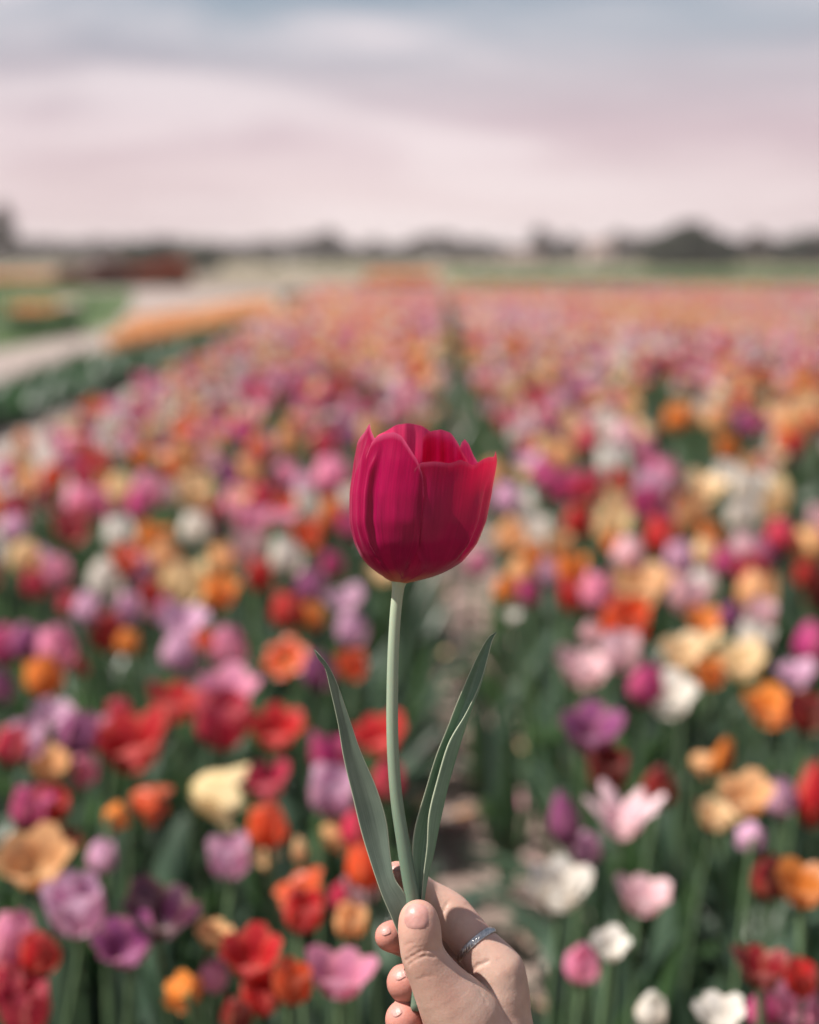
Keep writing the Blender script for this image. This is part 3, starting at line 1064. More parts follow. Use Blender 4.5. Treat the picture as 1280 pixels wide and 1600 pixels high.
# x, pixel row of the top, distance, crown, what sets it apart
TREES = [
    (2, 338, 230, 'tall', 'tall dark tree cut off by the left edge of the photo'),
    (38, 384, 420, 'wide', 'faint low trees right of the tall left-edge tree'),
    (95, 384, 400, 'round', 'faint round tree above the start of the dark red hedge'),
    (150, 382, 430, 'wide', 'faint spreading tree above the dark red hedge'),
    (212, 388, 150, 'bushy', 'dark green bush behind the join of the two red hedges'),
    (255, 388, 150, 'bushy', 'dark green bush behind the bright rust hedge'),
    (312, 392, 140, 'bushy', 'dark bush just right of the rust hedge end'),
    (362, 388, 330, 'round', 'small round brown tree alone right of the rust hedge'),
    (412, 392, 360, 'wide', 'low spreading brown tree between the small round tree and the dome tree'),
    (462, 386, 340, 'round', 'brown tree touching the left side of the dome tree'),
    (512, 372, 330, 'round', 'dome-shaped brown tree, tallest left of the held tulip'),
    (548, 393, 360, 'wide', 'low brown tree in the dip right of the dome tree'),
    (585, 382, 350, 'round', 'brown tree above the left end of the orange bed'),
    (628, 390, 380, 'wide', 'low brown tree behind the middle of the orange bed'),
    (668, 386, 390, 'round', 'round brown tree above the right end of the orange bed'),
    (712, 391, 380, 'wide', 'low hazy tree just past the furrow line'),
    (752, 382, 370, 'round', 'round hazy tree before the bright gap in the tree line'),
    (783, 388, 370, 'tall', 'narrow tree standing at the left of the bright gap'),
    (841, 366, 330, 'tall', 'tall narrow tree at the right of the bright gap'),
    (856, 374, 330, 'tall', 'narrow tree leaning against the tall one by the gap'),
    (888, 378, 360, 'round', 'round hazy tree left of the pale farmhouse'),
    (968, 374, 350, 'round', 'round hazy tree right of the pale farmhouse'),
    (1003, 381, 360, 'wide', 'low hazy tree touching the big dark bush'),
    (1050, 374, 190, 'bushy', 'left half of the big dark clump on the right horizon'),
    (1085, 364, 190, 'bushy', 'tallest bush of the big dark clump on the right horizon'),
    (1118, 376, 190, 'bushy', 'right shoulder of the big dark clump on the right horizon'),
    (1152, 389, 320, 'wide', 'faint low tree in the gap right of the dark clump'),
    (1182, 374, 240, 'round', 'dark rounded tree standing alone right of the dark clump'),
    (1222, 384, 300, 'wide', 'hazy low tree between the lone dark tree and the photo edge'),
    (1256, 376, 240, 'bushy', 'dark bush at the right edge of the horizon'),
    (1284, 372, 240, 'round', 'dark round tree cut off by the right edge of the photo'),
]
for i, (px, py, d, kind, lab) in enumerate(TREES):
    topp = P(px, py, d)
    h = 1.28 * topp.z / {'round': 1.0, 'tall': 1.0, 'bushy': 0.95, 'wide': 0.95}[kind]
    root = thing('bush' if kind == 'bushy' else 'tree', lab, 'bush' if kind == 'bushy' else 'tree', (topp.x, topp.y, -0.012), (0, 0, rng.random() * 6.28), 'trees and bushes along the horizon')
    link('trunk', TRUNK, None, root, None, None, (h, h, h))
    wsc = h * (1.0 if kind != 'wide' else 1.25)
    link('crown', CROWNS[kind], None, root, None, None, (wsc, wsc, h))
# the far-off wood behind them
pts = []
for _ in range(15000):
    x = -260 + 500 * rng.random()
    yv = 335 + 30 * rng.random()
    hmax = 5.8 + 2.8 * mnoise.noise(Vector((x * 0.06, 0, 0))) + 1.6 * mnoise.noise(Vector((x * 0.2, 5, 0)))
    pts.append((x, yv, hmax * rng.random() ** 0.7))
V2, F2 = leaf_quads(np.array(pts), 0.7)
o = tag(link('far_wood', big_mesh('far_wood', V2, F2, False), MAT_CROWN_B), kind='stuff')
o['label'] = 'hazy far-off wood along the whole horizon'


def hedge(px0, px1, top, d, mat, label):
    a, b = P(px0, top, d), P(px1, top, d)
    c = (a + b) / 2
    Lh, h = (b - a).length / 2, c.z
    n = 1500
    pts = np.column_stack([(rng.random(n) * 2 - 1) * Lh, (rng.random(n) * 2 - 1) * 0.9, rng.random(n) ** 0.7 * h])
    pts[:, 2] *= 0.86 + 0.18 * np.sin(pts[:, 0] * 1.9) * np.cos(pts[:, 0] * 0.7)
    V2, F2 = leaf_quads(pts, 0.16)
    me = big_mesh('hedge', V2, F2, False)
    tag(link('hedge', me, mat, None, (c.x, c.y, 0)), label, 'hedge', 'red hedges on the left horizon')


MAT_RED2 = leaf_material('hedge_maroon', (0.10, 0.035, 0.026), (0.20, 0.065, 0.045), (0.2, 0.06, 0.04), 0.6, 0.25)
hedge(98, 196, 412, 58, MAT_RED2, 'dark maroon hedge, left one of the two')
hedge(198, 292, 411, 60, MAT_RED, 'rust red hedge right of the maroon one')

MAT_WALL = simple('farm_wall', (0.50, 0.44, 0.41), (0.60, 0.53, 0.49), 1.5, 0.9)
MAT_ROOF = simple('farm_roof', (0.16, 0.11, 0.10), (0.24, 0.16, 0.14), 2, 0.85)
MAT_DARKGLASS = simple('window_dark', (0.03, 0.035, 0.04), (0.05, 0.055, 0.06), 2, 0.2)


def box_mesh(name, x0, x1, y0, y1, z0, z1, mat):
    vs = [(x, y_, z) for z in (z0, z1) for y_ in (y0, y1) for x in (x0, x1)]
    fs = [(0, 2, 3, 1), (4, 5, 7, 6), (0, 1, 5, 4), (2, 6, 7, 3), (0, 4, 6, 2), (1, 3, 7, 5)]
    me = mesh(name, vs, fs, False)
    me.materials.append(mat)
    return me


def farmhouse(px, d, W, D_, H, roof_h, label):
    p = P(px, 410, d)
    root = thing('farmhouse', label, 'house', (p.x, p.y, -0.012))
    link('wall', box_mesh('wall', -W / 2, W / 2, -D_ / 2, D_ / 2, 0, H, MAT_WALL), None, root)
    e = 0.3
    vs = [(-W / 2 - e, -D_ / 2 - e, H + .003), (W / 2 + e, -D_ / 2 - e, H + .003), (W / 2 + e, D_ / 2 + e, H + .003), (-W / 2 - e, D_ / 2 + e, H + .003), (-W / 2 - e, 0, H + roof_h), (W / 2 + e, 0, H + roof_h)]
    me = mesh('roof', vs, [(0, 1, 5, 4), (2, 3, 4, 5), (0, 4, 3), (1, 2, 5), (0, 3, 2, 1)], False)
    me.materials.append(MAT_ROOF)
    link('roof', me, None, root)
    for k in range(2):
        x = -W / 4 + k * W / 2
        link('window', box_mesh('window', x - 0.5, x + 0.5, -D_ / 2 - 0.06, -D_ / 2 + 0.1, 1.0, 2.2, MAT_DARKGLASS), None, root)
    link('door', box_mesh('door', -0.45, 0.45, -D_ / 2 - 0.05, -D_ / 2 + 0.1, 0.0, 2.0, MAT_ROOF), None, root)


farmhouse(934, 330, 5.2, 6, 3.6, 1.9, 'small pale farmhouse between hazy trees on the right horizon')
farmhouse(815, 300, 7.0, 6, 1.9, 1.0, 'low pale shed with a gabled roof in the bright gap of the trees')

# ------------------------------------------------------------------ the held tulip
SC = HELD / FPX                                 # metres per pixel at the flower


def H(px, py, wz=0.0):
    """pixel of the photograph and depth towards the camera in the same unit -> world"""
    return P(px, py, HELD - wz * SC)


def interp(pts, y):
    a = np.array(pts, float)
    return np.interp(y, a[:, 0], a[:, 1])


def held_petal_material(name, trans_stops, fac_stops):
  M = Mat(name)
  uv = M.n('Attribute', attribute_name='petal_uv')
  sp = M.n('SeparateXYZ'); M.l(uv.outputs['Vector'], sp.inputs[0])
  mapn = M.n('Mapping'); mapn.inputs['Scale'].default_value = (34, 1.3, 1)
  M.l(uv.outputs['Vector'], mapn.inputs[0])
  vein = M.noise(1.0, 4, 0.6, mapn.outputs[0], 0.25)
  map2 = M.n('Mapping'); map2.inputs['Scale'].default_value = (5, 2.2, 1)
  M.l(uv.outputs['Vector'], map2.inputs[0])
  cloud = M.noise(1.0, 3, 0.5, map2.outputs[0], 0.4)
  c = M.ramp(cloud.outputs[0], ((0.3, (0.23, 0.001, 0.046)), (0.72, (0.33, 0.002, 0.060)))).outputs[0]
  vc = M.ramp(vein.outputs[0], ((0.3, (0.82, 0.8, 0.84)), (0.7, (1.1, 1.1, 1.1)))).outputs[0]
  c = M.mixc(1.0, c, vc, 'MULTIPLY')
  heel = M.ramp(sp.outputs[1], ((0.0, (1, 1, 1)), (0.035, (0.55, 0.55, 0.55)), (0.10, (0, 0, 0)))).outputs[0]
  hv = M.mixc(vein.outputs[0], heel, (0, 0, 0))
  lip = M.ramp(sp.outputs[1], ((0.955, (0, 0, 0)), (1.0, (0.6, 0.6, 0.6)))).outputs[0]  # paler petal margin that also paints in the pink edge highlight
  c = M.mixc(lip, c, (0.62, 0.12, 0.26))
  c = M.mixc(hv, c, (0.55, 0.30, 0.05))
  tcol = M.mixc(1.0, M.ramp(sp.outputs[1], trans_stops).outputs[0], vc, 'MULTIPLY')
  pr = M.principled(c, 0.30, 0.22, Sheen_Weight=0.05, Sheen_Roughness=0.4)
  pr.inputs['Sheen Tint'].default_value = (1.0, 0.75, 0.9, 1)
  M.bump(vein.outputs[0], 0.22, 0.0006, pr)
  tf = M.ramp(sp.outputs[1], fac_stops).outputs[0]
  M.thin(pr, tcol, 0.50)
  for n_ in M.t.nodes:
      if n_.type == 'MIX_SHADER':
          M.l(tf, n_.inputs[0])
  return M.m

MAT_HPETAL = held_petal_material('held_petal', ((0.3, (0.45, 0.003, 0.06)), (0.75, (0.58, 0.004, 0.07)), (1.0, (0.72, 0.006, 0.075))),
                                 ((0.0, (0.14, 0.14, 0.14)), (0.5, (0.22, 0.22, 0.22)), (0.95, (0.46, 0.46, 0.46))))
MAT_HPETAL_RIGHT = held_petal_material('held_petal_right', ((0.3, (0.45, 0.003, 0.06)), (0.75, (0.55, 0.003, 0.05)), (1.0, (0.72, 0.006, 0.06))),
                                       ((0.0, (0.06, 0.06, 0.06)), (0.5, (0.09, 0.09, 0.09)), (0.72, (0.18, 0.18, 0.18)), (0.98, (0.42, 0.42, 0.42))))
MAT_HPETAL_INNER = held_petal_material('held_petal_inner', ((0.3, (0.7, 0.006, 0.06)), (0.7, (1.0, 0.02, 0.14)), (1.0, (1.0, 0.07, 0.22))),
                                       ((0.0, (0.3, 0.3, 0.3)), (0.45, (0.5, 0.5, 0.5)), (0.95, (0.72, 0.72, 0.72))))

AX = [(655, 663), (690, 664), (720, 663), (770, 657), (815, 653), (850, 650), (880, 645), (900, 640), (912, 626)]
RAD = [(655, 97), (690, 104), (720, 110), (770, 111), (815, 107), (850, 96), (880, 76), (895, 56), (904, 36), (912, 8)]


_y = np.arange(640.0, 913.0)
TAB = {}
for _n, _t in (('ax', AX), ('rad', RAD)):
    _v = interp(_t, _y)
    _p = np.concatenate([np.full(14, _v[0]), _v, 2 * _v[-1] - _v[-2:-16:-1]])
    _k = np.hanning(29); _k /= _k.sum()
    _s = np.convolve(_p, _k, 'valid')
    _w = np.clip((912 - _y) / 22, 0, 1)
    TAB[_n] = _s * _w + _v * (1 - _w)


def ramp01(x, a, b):
    v = np.clip((x - a) / (b - a), 0, 1)
    return v * v * (3 - 2 * v)


def held_petal(parent, thL, thR, top, scale, ridges=(), flare=0.0, base_w=0.55, edge=0.0, tuck=0.0, na=44, nb=56, seed=0, base=0.0, mat=None):
    u = np.linspace(0, 1, na)
    vs, uvs = [], []
    topy = interp(top, u)
    for j in range(nb):
        t = j / (nb - 1)
        for i in range(na):
            ui = u[i]
            yv = 912 - base + (topy[i] - 912 + base) * t
            mid = (thL + thR) / 2
            hw = (thR - thL) / 2 * (base_w + (1 - base_w) * float(ramp01(t, 0.0, 0.45)))
            th = R_(mid + (2 * ui - 1) * hw)
            r = float(np.interp(yv, _y, TAB['rad'])) * (scale if t > 0.2 else 0.9 * (1 - t / 0.2) + scale * t / 0.2)
            r += flare * float(ramp01(t, 0.72, 1.0)) + edge * (2 * ui - 1) ** 6 * float(ramp01(t, 0.1, 0.4)) - tuck * math.exp(-((1 - ui) / 0.08) ** 2)
            for (u0, du, wd, amp, t0, t1) in ridges:
                c0 = u0 + du * t
                r += amp * math.exp(-((ui - c0) / wd) ** 2) * float(ramp01(t, t0, t0 + 0.2)) * (1 - float(ramp01(t, t1 - 0.15, t1)))
            r += 2.6 * t * mnoise.noise(Vector((ui * 4.5, t * 2.4, seed * 7.3))) + 0.7 * t * mnoise.noise(Vector((ui * 17, t * 4, seed * 3.1)))
            cx = float(np.interp(yv, _y, TAB['ax']))
            vs.append(H(cx + r * math.sin(th), yv, r * math.cos(th) * 0.92))
            uvs.append((ui + seed, t))
    fs = []
    for j in range(nb - 1):
        for i in range(na - 1):
            a = j * na + i
            fs.append((a, a + 1, a + na + 1, a + na))
    org = parent.location
    me = with_uv(mesh('held_petal', [v - org for v in vs], fs), np.array(uvs))
    return link('petal', me, mat or MAT_HPETAL, parent)


held = thing('held_tulip', 'single crimson tulip with two leaves held up in the hand, in sharp focus', 'tulip', H(652, 1580, -4))
# outer left petal with the pointed tip
held_petal(held, -150, -34, [(0, 720), (0.3, 700), (0.55, 690), (0.70, 676), (0.765, 661), (0.80, 672), (0.86, 684), (0.93, 690), (1, 704)], 1.0,
           ridges=((0.80, 0.0, 0.035, 7, 0.2, 0.97), (0.87, 0.02, 0.03, -6, 0.3, 1.0), (0.70, 0.02, 0.03, 5, 0.15, 0.85), (0.60, 0.0, 0.03, -4, 0.2, 0.9)), edge=-3, base_w=0.9, seed=1)
# big front-left petal
held_petal(held, -52, 3, [(0, 712), (0.05, 690), (0.14, 682), (0.30, 677), (0.45, 675), (0.58, 681), (0.70, 697), (0.84, 718), (0.95, 742), (1, 775)], 1.035,
           ridges=((0.10, 0.05, 0.04, 8.0, 0.12, 0.90), (0.21, 0.04, 0.05, -4, 0.2, 0.95), (0.62, -0.05, 0.10, 2.0, 0.3, 0.9)), edge=2.0, base_w=0.62, tuck=4, seed=2)
# big front-right petal with the hooked right tip
held_petal(held, -7, 112, [(0, 735), (0.03, 723), (0.13, 721), (0.24, 724), (0.32, 718), (0.42, 727), (0.52, 717), (0.60, 714), (0.68, 714), (0.735, 711), (0.775, 703), (0.81, 716), (0.88, 732), (1, 760)], 1.0,
           ridges=((0.50, 0.05, 0.05, 4, 0.12, 0.75), (0.60, 0.05, 0.04, -4, 0.15, 0.85), (0.03, 0.0, 0.05, -3.5, 0.1, 1.0), (0.27, 0.02, 0.09, 2.5, 0.2, 0.95)), flare=3, seed=3, mat=MAT_HPETAL_RIGHT)
# three inner petals at the back
held_petal(held, 150, 240, [(0, 690), (0.12, 683), (0.25, 676), (0.36, 665), (0.5, 661), (0.65, 664), (0.78, 674), (0.9, 680), (1, 690)], 0.93, ridges=((0.45, 0, 0.05, -3, 0.4, 1.1), (0.3, 0, .04, 2, .4, 1.1)), seed=4, mat=MAT_HPETAL_INNER)
held_petal(held, 122, 182, [(0, 745), (0.15, 722), (0.28, 706), (0.38, 690), (0.5, 676), (0.66, 671), (0.82, 673), (0.93, 677), (1, 684)], 0.84, ridges=((0.7, 0, 0.05, -3, 0.4, 1.1), (0.45, 0.0, 0.05, 2, 0.4, 1.1)), seed=5, mat=MAT_HPETAL_INNER)
held_petal(held, 85, 152, [(0, 745), (0.3, 735), (0.55, 722), (0.64, 712), (0.72, 694), (0.79, 686), (0.86, 692), (0.94, 712), (1, 735)], 0.90, seed=6, mat=MAT_HPETAL_INNER)
# the inner petal that shows at the bottom of the front seam
held_petal(held, -26, 30, [(0, 840), (0.3, 800), (0.5, 780), (0.7, 800), (1, 840)], 0.955, na=16, nb=20, seed=7)

def held_leaf_material(name, ca, cb):
  M = Mat(name)
  tcn = M.n('TexCoord')
  uv = M.n('Attribute', attribute_name='petal_uv')
  mapn = M.n('Mapping'); mapn.inputs['Scale'].default_value = (26, 0.8, 1)
  M.l(uv.outputs['Vector'], mapn.inputs[0])
  st = M.noise(1.0, 3, 0.5, mapn.outputs[0])
  bl = M.noise(60, 3, 0.6, tcn.outputs['Object'])
  c = M.ramp(bl.outputs[0], ((0.3, ca), (0.7, cb))).outputs[0]
  sc_ = M.ramp(st.outputs[0], ((0.3, (0.78, 0.80, 0.78)), (0.7, (1.12, 1.12, 1.12)))).outputs[0]
  c = M.mixc(1.0, c, sc_, 'MULTIPLY')
  sp = M.n('SeparateXYZ'); M.l(uv.outputs['Vector'], sp.inputs[0])
  rim = M.ramp(sp.outputs[2], ((0.0, (0, 0, 0)), (1.0, (1, 1, 1)))).outputs[0]     # pale translucent margin, its lit rim put into the colour
  c = M.mixc(rim, c, (0.52, 0.55, 0.42))
  pr = M.principled(c, 0.48, 0.45)
  M.bump(st.outputs[0], 0.3, 0.0006, pr)
  M.thin(pr, (0.16, 0.32, 0.15), 0.28)
  return M.m


MAT_HLEAF = held_leaf_material('held_leaf', (0.115, 0.155, 0.13), (0.165, 0.21, 0.175))
MAT_HLEAF_LIT = held_leaf_material('held_leaf_lit', (0.145, 0.225, 0.165), (0.20, 0.30, 0.22))  # inner-side green, with the right leaf's sunlit brightness painted into the base


def held_leaf(rows, name='leaf', thick=2.2, nsub=6, smooth_n=60, mat=None):
    """rows: cross-sections, each a list of (px, py, w); closed thin blade with rounded pale margins"""
    rows = np.array(rows, float)                         # (m, k, 3)
    m, k, _ = rows.shape
    tt = np.linspace(0, m - 1, smooth_n)
    # smooth interpolation along the leaf (Catmull-Rom)
    out = []
    for t in tt:
        i = min(int(t), m - 2); f = t - i
        p0, p1, p2, p3 = rows[max(i - 1, 0)], rows[i], rows[i + 1], rows[min(i + 2, m - 1)]
        out.append(0.5 * ((2 * p1) + (-p0 + p2) * f + (2 * p0 - 5 * p1 + 4 * p2 - p3) * f * f + (-p0 + 3 * p1 - 3 * p2 + p3) * f ** 3))
    rows = np.array(out)
    # and across
    kk = np.linspace(0, k - 1, (k - 1) * nsub + 1)
    R2 = []
    for t in kk:
        i = min(int(t), k - 2); f = t - i
        p0, p1, p2, p3 = rows[:, max(i - 1, 0)], rows[:, i], rows[:, i + 1], rows[:, min(i + 2, k - 1)]
        R2.append(0.5 * ((2 * p1) + (-p0 + p2) * f + (2 * p0 - 5 * p1 + 4 * p2 - p3) * f * f + (-p0 + 3 * p1 - 3 * p2 + p3) * f ** 3))
    G = np.stack(R2, 1)                                  # (m', k', 3)
    a_, b_ = G.shape[:2]
    dU = np.gradient(G, axis=0); dV = np.gradient(G, axis=1)
    nrm = np.cross(dU, dV); nrm /= np.linalg.norm(nrm, axis=2, keepdims=True) + 1e-9
    s = np.linspace(-1, 1, b_)
    prof = np.sqrt(np.clip(1 - np.abs(s) ** 10, 0.03, 1))
    end = np.sqrt(np.clip(1 - np.abs(np.linspace(0, 1, a_) * 2 - 1) ** 20, 0.05, 1))
    off = nrm * (thick / 2) * prof[None, :, None] * end[:, None, None]
    A, B = G + off, G - off
    vs, uvs = [], []
    for S in (A, B):
        for i in range(a_):
            for j in range(b_):
                vs.append(H(*S[i, j]))
                uvs.append((j / (b_ - 1), i / (a_ - 1) * 6, 1.0 if (j == 0 or j == b_ - 1) else 0.0))
    fs, o_ = [], a_ * b_
    for i in range(a_ - 1):
        for j in range(b_ - 1):
            q = i * b_ + j
            fs.append((q, q + 1, q + b_ + 1, q + b_))
            fs.append((o_ + q, o_ + q + b_, o_ + q + b_ + 1, o_ + q + 1))
        q = i * b_
        fs.append((q, q + b_, o_ + q + b_, o_ + q))
        q = i * b_ + b_ - 1
        fs.append((q, o_ + q, o_ + q + b_, q + b_))
    org = held.location
    me = mesh(name, [v - org for v in vs], fs)
    at = me.attributes.new('petal_uv', 'FLOAT_VECTOR', 'POINT')
    at.data.foreach_set('vector', np.array(uvs, dtype=np.float32).ravel())
    return link(name, me, mat or MAT_HLEAF, held)


# left leaf: left margin, right margin
LL = [(490, 1014), (497, 1029), (508, 1045), (516, 1077), (528, 1131), (537, 1185), (551, 1244), (564, 1298), (577, 1341), (596, 1397), (616, 1444), (640, 1510), (646, 1570)]
LR = [(492, 1015), (503, 1027), (513, 1040), (527, 1068), (548, 1128), (563, 1172), (588, 1230), (604, 1282), (610, 1333), (617, 1372), (637, 1408), (652, 1500), (654, 1570)]
LW = [26, 24, 20, 14, 8, 4, 1, 0, 1, 4, 4, -2, -3]
held_leaf([[(lx, ly, w_), (lx * 0.68 + rx * 0.32, ly * 0.68 + ry * 0.32, w_ - 0.10 * (rx - lx)), (lx * 0.35 + rx * 0.65, ly * 0.35 + ry * 0.65, w_ - 0.14 * (rx - lx)), (rx, ry, w_ + 0.02 * (rx - lx))]
           for (lx, ly), (rx, ry), w_ in zip(LL, LR, LW)])
# right leaf, folded like a gutter: left margin, back of the fold, right side, front margin
RA = [(774, 988), (760, 1000), (739, 1040), (715, 1096), (698, 1140), (681, 1182), (663, 1241), (648, 1293), (644, 1336), (649, 1373), (655, 1420), (655, 1500), (654, 1575)]
RC = [(776, 988), (769, 999), (763, 1018), (752, 1066), (733, 1118), (718, 1166), (701, 1225), (688, 1282), (677, 1337), (668, 1373), (662, 1420), (659, 1500), (658, 1575)]
RD = [(775.5, 988.5), (769, 1002), (762, 1028), (749, 1070), (727, 1116), (701, 1160), (683, 1218), (670, 1272), (667, 1322), (661, 1373), (658, 1420), (656, 1500), (655, 1575)]
RW = [-16, -15, -13, -10, -8, -5, -4, -3, -2, -2, -1, -3, -3]
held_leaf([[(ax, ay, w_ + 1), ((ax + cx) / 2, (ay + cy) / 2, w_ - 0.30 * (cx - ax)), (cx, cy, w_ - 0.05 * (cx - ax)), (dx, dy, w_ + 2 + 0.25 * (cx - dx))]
           for (ax, ay), (cx, cy), (dx, dy), w_ in zip(RA, RC, RD, RW)], thick=1.8, mat=MAT_HLEAF_LIT)

# stem
SP = [(626, 900, 0, 17), (624, 911, 0, 12.0), (622, 922, 0, 9.4), (618, 960, 0, 8.8), (615, 1010, 0, 8.8), (613.5, 1060, 0, 9), (613, 1130, 0, 9.2), (615, 1190, 0, 9.4), (620, 1250, 0, 9.8), (629, 1310, 0, 10.6),
      (638, 1365, 0, 11.4), (645, 1410, -1, 11.5), (650, 1480, -4, 11.5), (653, 1580, -6, 11.5)]
S_ = np.array(SP)
tt = np.linspace(0, len(SP) - 1, 90)
vs, fs, uvs = [], [], []
rings = []
for t in tt:
    i = min(int(t), len(SP) - 2); f = t - i
    p0, p1, p2, p3 = S_[max(i - 1, 0)], S_[i], S_[i + 1], S_[min(i + 2, len(SP) - 1)]
    rings.append(0.5 * ((2 * p1) + (-p0 + p2) * f + (2 * p0 - 5 * p1 + 4 * p2 - p3) * f * f + (-p0 + 3 * p1 - 3 * p2 + p3) * f ** 3))
NS = 20
for j, r in enumerate(rings):
    for i in range(NS):
        a = 6.2832 * i / NS
        vs.append(H(r[0] + r[3] * math.cos(a), r[1], r[2] + r[3] * math.sin(a)) - held.location)
        uvs.append((i / NS, j / 15, 0))
for j in range(len(rings) - 1):
    for i in range(NS):
        a, b = j * NS + i, j * NS + (i + 1) % NS
        fs.append((a, a + NS, b + NS, b))
fs.append(list(range(NS)))
fs.append([(len(rings) - 1) * NS + i for i in range(NS)][::-1])
me = mesh('held_stem', vs, fs)
at = me.attributes.new('petal_uv', 'FLOAT_VECTOR', 'POINT')
at.data.foreach_set('vector', np.array(uvs, dtype=np.float32).ravel())
M = Mat('held_stem')
uv = M.n('Attribute', attribute_name='petal_uv')
mapn = M.n('Mapping'); mapn.inputs['Scale'].default_value = (9, 0.7, 1)
M.l(uv.outputs['Vector'], mapn.inputs[0])
st = M.noise(1.0, 3, 0.5, mapn.outputs[0])
sp = M.n('SeparateXYZ'); M.l(uv.outputs['Vector'], sp.inputs[0])
lng = M.n('MapRange'); lng.inputs[1].default_value = 0.3; lng.inputs[2].default_value = 4.4
M.l(sp.outputs[1], lng.inputs[0])
g = M.ramp(lng.outputs[0], ((0.0, (0.35, 0.40, 0.29)), (0.35, (0.26, 0.32, 0.235)), (1.0, (0.11, 0.165, 0.12)))).outputs[0]
sc_ = M.ramp(st.outputs[0], ((0.3, (0.9, 0.9, 0.9)), (0.7, (1.08, 1.08, 1.08)))).outputs[0]
pr = M.principled(M.mixc(1.0, g, sc_, 'MULTIPLY'), 0.5, 0.4, Subsurface_Weight=0.15, Subsurface_Scale=0.003)
link('stem', me, M.done(pr), held)

# ------------------------------------------------------------------ the hand
def hp(px, py, wz, r):
    """control point in camera axes (metres): right, up, towards the viewer; the radius follows the depth"""
    d = HELD - wz * SC
    return np.array([(px - 640) / FPX * d, (800 - py) / FPX * d, wz * SC, r / FPX * d])


class Field:
    """signed distance field made of tapered limbs"""
    def __init__(self, lo, hi, h):
        self.lo, self.h = np.array(lo), h
        self.n = np.ceil((np.array(hi) - self.lo) / h).astype(int) + 1
        self.f = np.full(self.n, 0.03, dtype=np.float32)

    def sub(self, a, b, pad):
        i0 = np.clip(np.floor((a - pad - self.lo) / self.h).astype(int), 0, self.n - 1)
        i1 = np.clip(np.ceil((b + pad - self.lo) / self.h).astype(int) + 1, 1, self.n)
        sl_ = tuple(slice(p, q) for p, q in zip(i0, i1))
        ax = [self.lo[k] + self.h * np.arange(i0[k], i1[k]) for k in range(3)]
        return sl_, np.meshgrid(*ax, indexing='ij')


def seg_dist(X, a, b):
    ab = b[:3] - a[:3]
    l2 = float(ab @ ab) + 1e-12
    t = ((X[0] - a[0]) * ab[0] + (X[1] - a[1]) * ab[1] + (X[2] - a[2]) * ab[2]) / l2
    t = np.clip(t, 0, 1)
    dx = X[0] - a[0] - t * ab[0]; dy = X[1] - a[1] - t * ab[1]; dz_ = X[2] - a[2] - t * ab[2]
    return np.sqrt(dx * dx + dy * dy + dz_ * dz_) - (a[3] + (b[3] - a[3]) * t)


def smin(a, b, k):
    h = np.clip(0.5 + 0.5 * (b - a) / k, 0, 1)
    return b + (a - b) * h - k * h * (1 - h)


def chain_smooth(pts, n=3):
    """a finer chain through the joints (rounded bends)"""
    A = np.array(pts)
    out = [A[0]]
    for i in range(len(A) - 1):
        p0, p1, p2, p3 = A[max(i - 1, 0)], A[i], A[i + 1], A[min(i + 2, len(A) - 1)]
        for q in range(1, n + 1):
            f = q / n
            cr_ = 0.5 * ((2 * p1) + (-p0 + p2) * f + (2 * p0 - 5 * p1 + 4 * p2 - p3) * f * f + (-p0 + 3 * p1 - 3 * p2 + p3) * f ** 3)
            ln = p1 * (1 - f) + p2 * f
            out.append(0.45 * cr_ + 0.55 * ln)
    return out


K = SC
THUMB = [hp(654, 1436, 30, 29.5), hp(656, 1456, 32, 32), hp(659, 1486, 33, 31.5), hp(668, 1508, 32, 34), hp(690, 1545, 26, 43), hp(722, 1592, 14, 60), hp(768, 1700, -6, 78)]
INDEX = [hp(620, 1366, -34, 20), hp(640, 1379, -60, 24), hp(664, 1401, -82, 26.5), hp(688, 1416, -84, 29), hp(707, 1432, -78, 32), hp(743, 1476, -56, 33), hp(778, 1520, -42, 42), hp(779, 1562, -40, 47)]
MIDDLE = [hp(608, 1463, -40, 22), hp(622, 1464, -70, 25), hp(650, 1474, -100, 27), hp(700, 1490, -124, 30), hp(765, 1560, -92, 40)]
RING = [hp(634, 1535, -26, 29.5), hp(642, 1540, -54, 30), hp(650, 1545, -92, 28), hp(700, 1562, -122, 30), hp(768, 1630, -100, 42)]
PINKY = [hp(632, 1593, -18, 30), hp(643, 1599, -50, 30), hp(660, 1612, -90, 27), hp(705, 1630, -108, 29), hp(762, 1700, -96, 40)]
PALM = [(hp(779, 1562, -40, 47), hp(792, 1790, -14, 76)), (hp(765, 1575, -85, 44), hp(780, 1790, -40, 74)), (hp(762, 1640, -95, 44), hp(775, 1790, -50, 72)), (hp(755, 1700, -90, 42), hp(770, 1800, -40, 70)),
        (hp(792, 1790, -20, 78), hp(845, 1985, 40, 80)), (hp(845, 1985, 40, 80), hp(905, 2250, 120, 96))]

lo = np.array([-0.020, -0.355, -0.050]); hi = np.array([0.095, -0.143, 0.056])
lo[1] = (800 - 2300) / FPX * 0.58
FD = Field(lo, hi, 0.00062)
g = FD.f
# palm, thumb and forearm blend into each other
for a, b in PALM:
    r = max(a[3], b[3])
    sl_, X = FD.sub(np.minimum(a[:3], b[:3]), np.maximum(a[:3], b[:3]), r + 0.012)
    g[sl_] = smin(g[sl_], seg_dist(X, a, b), 24 * K)
palm_only = g.copy()


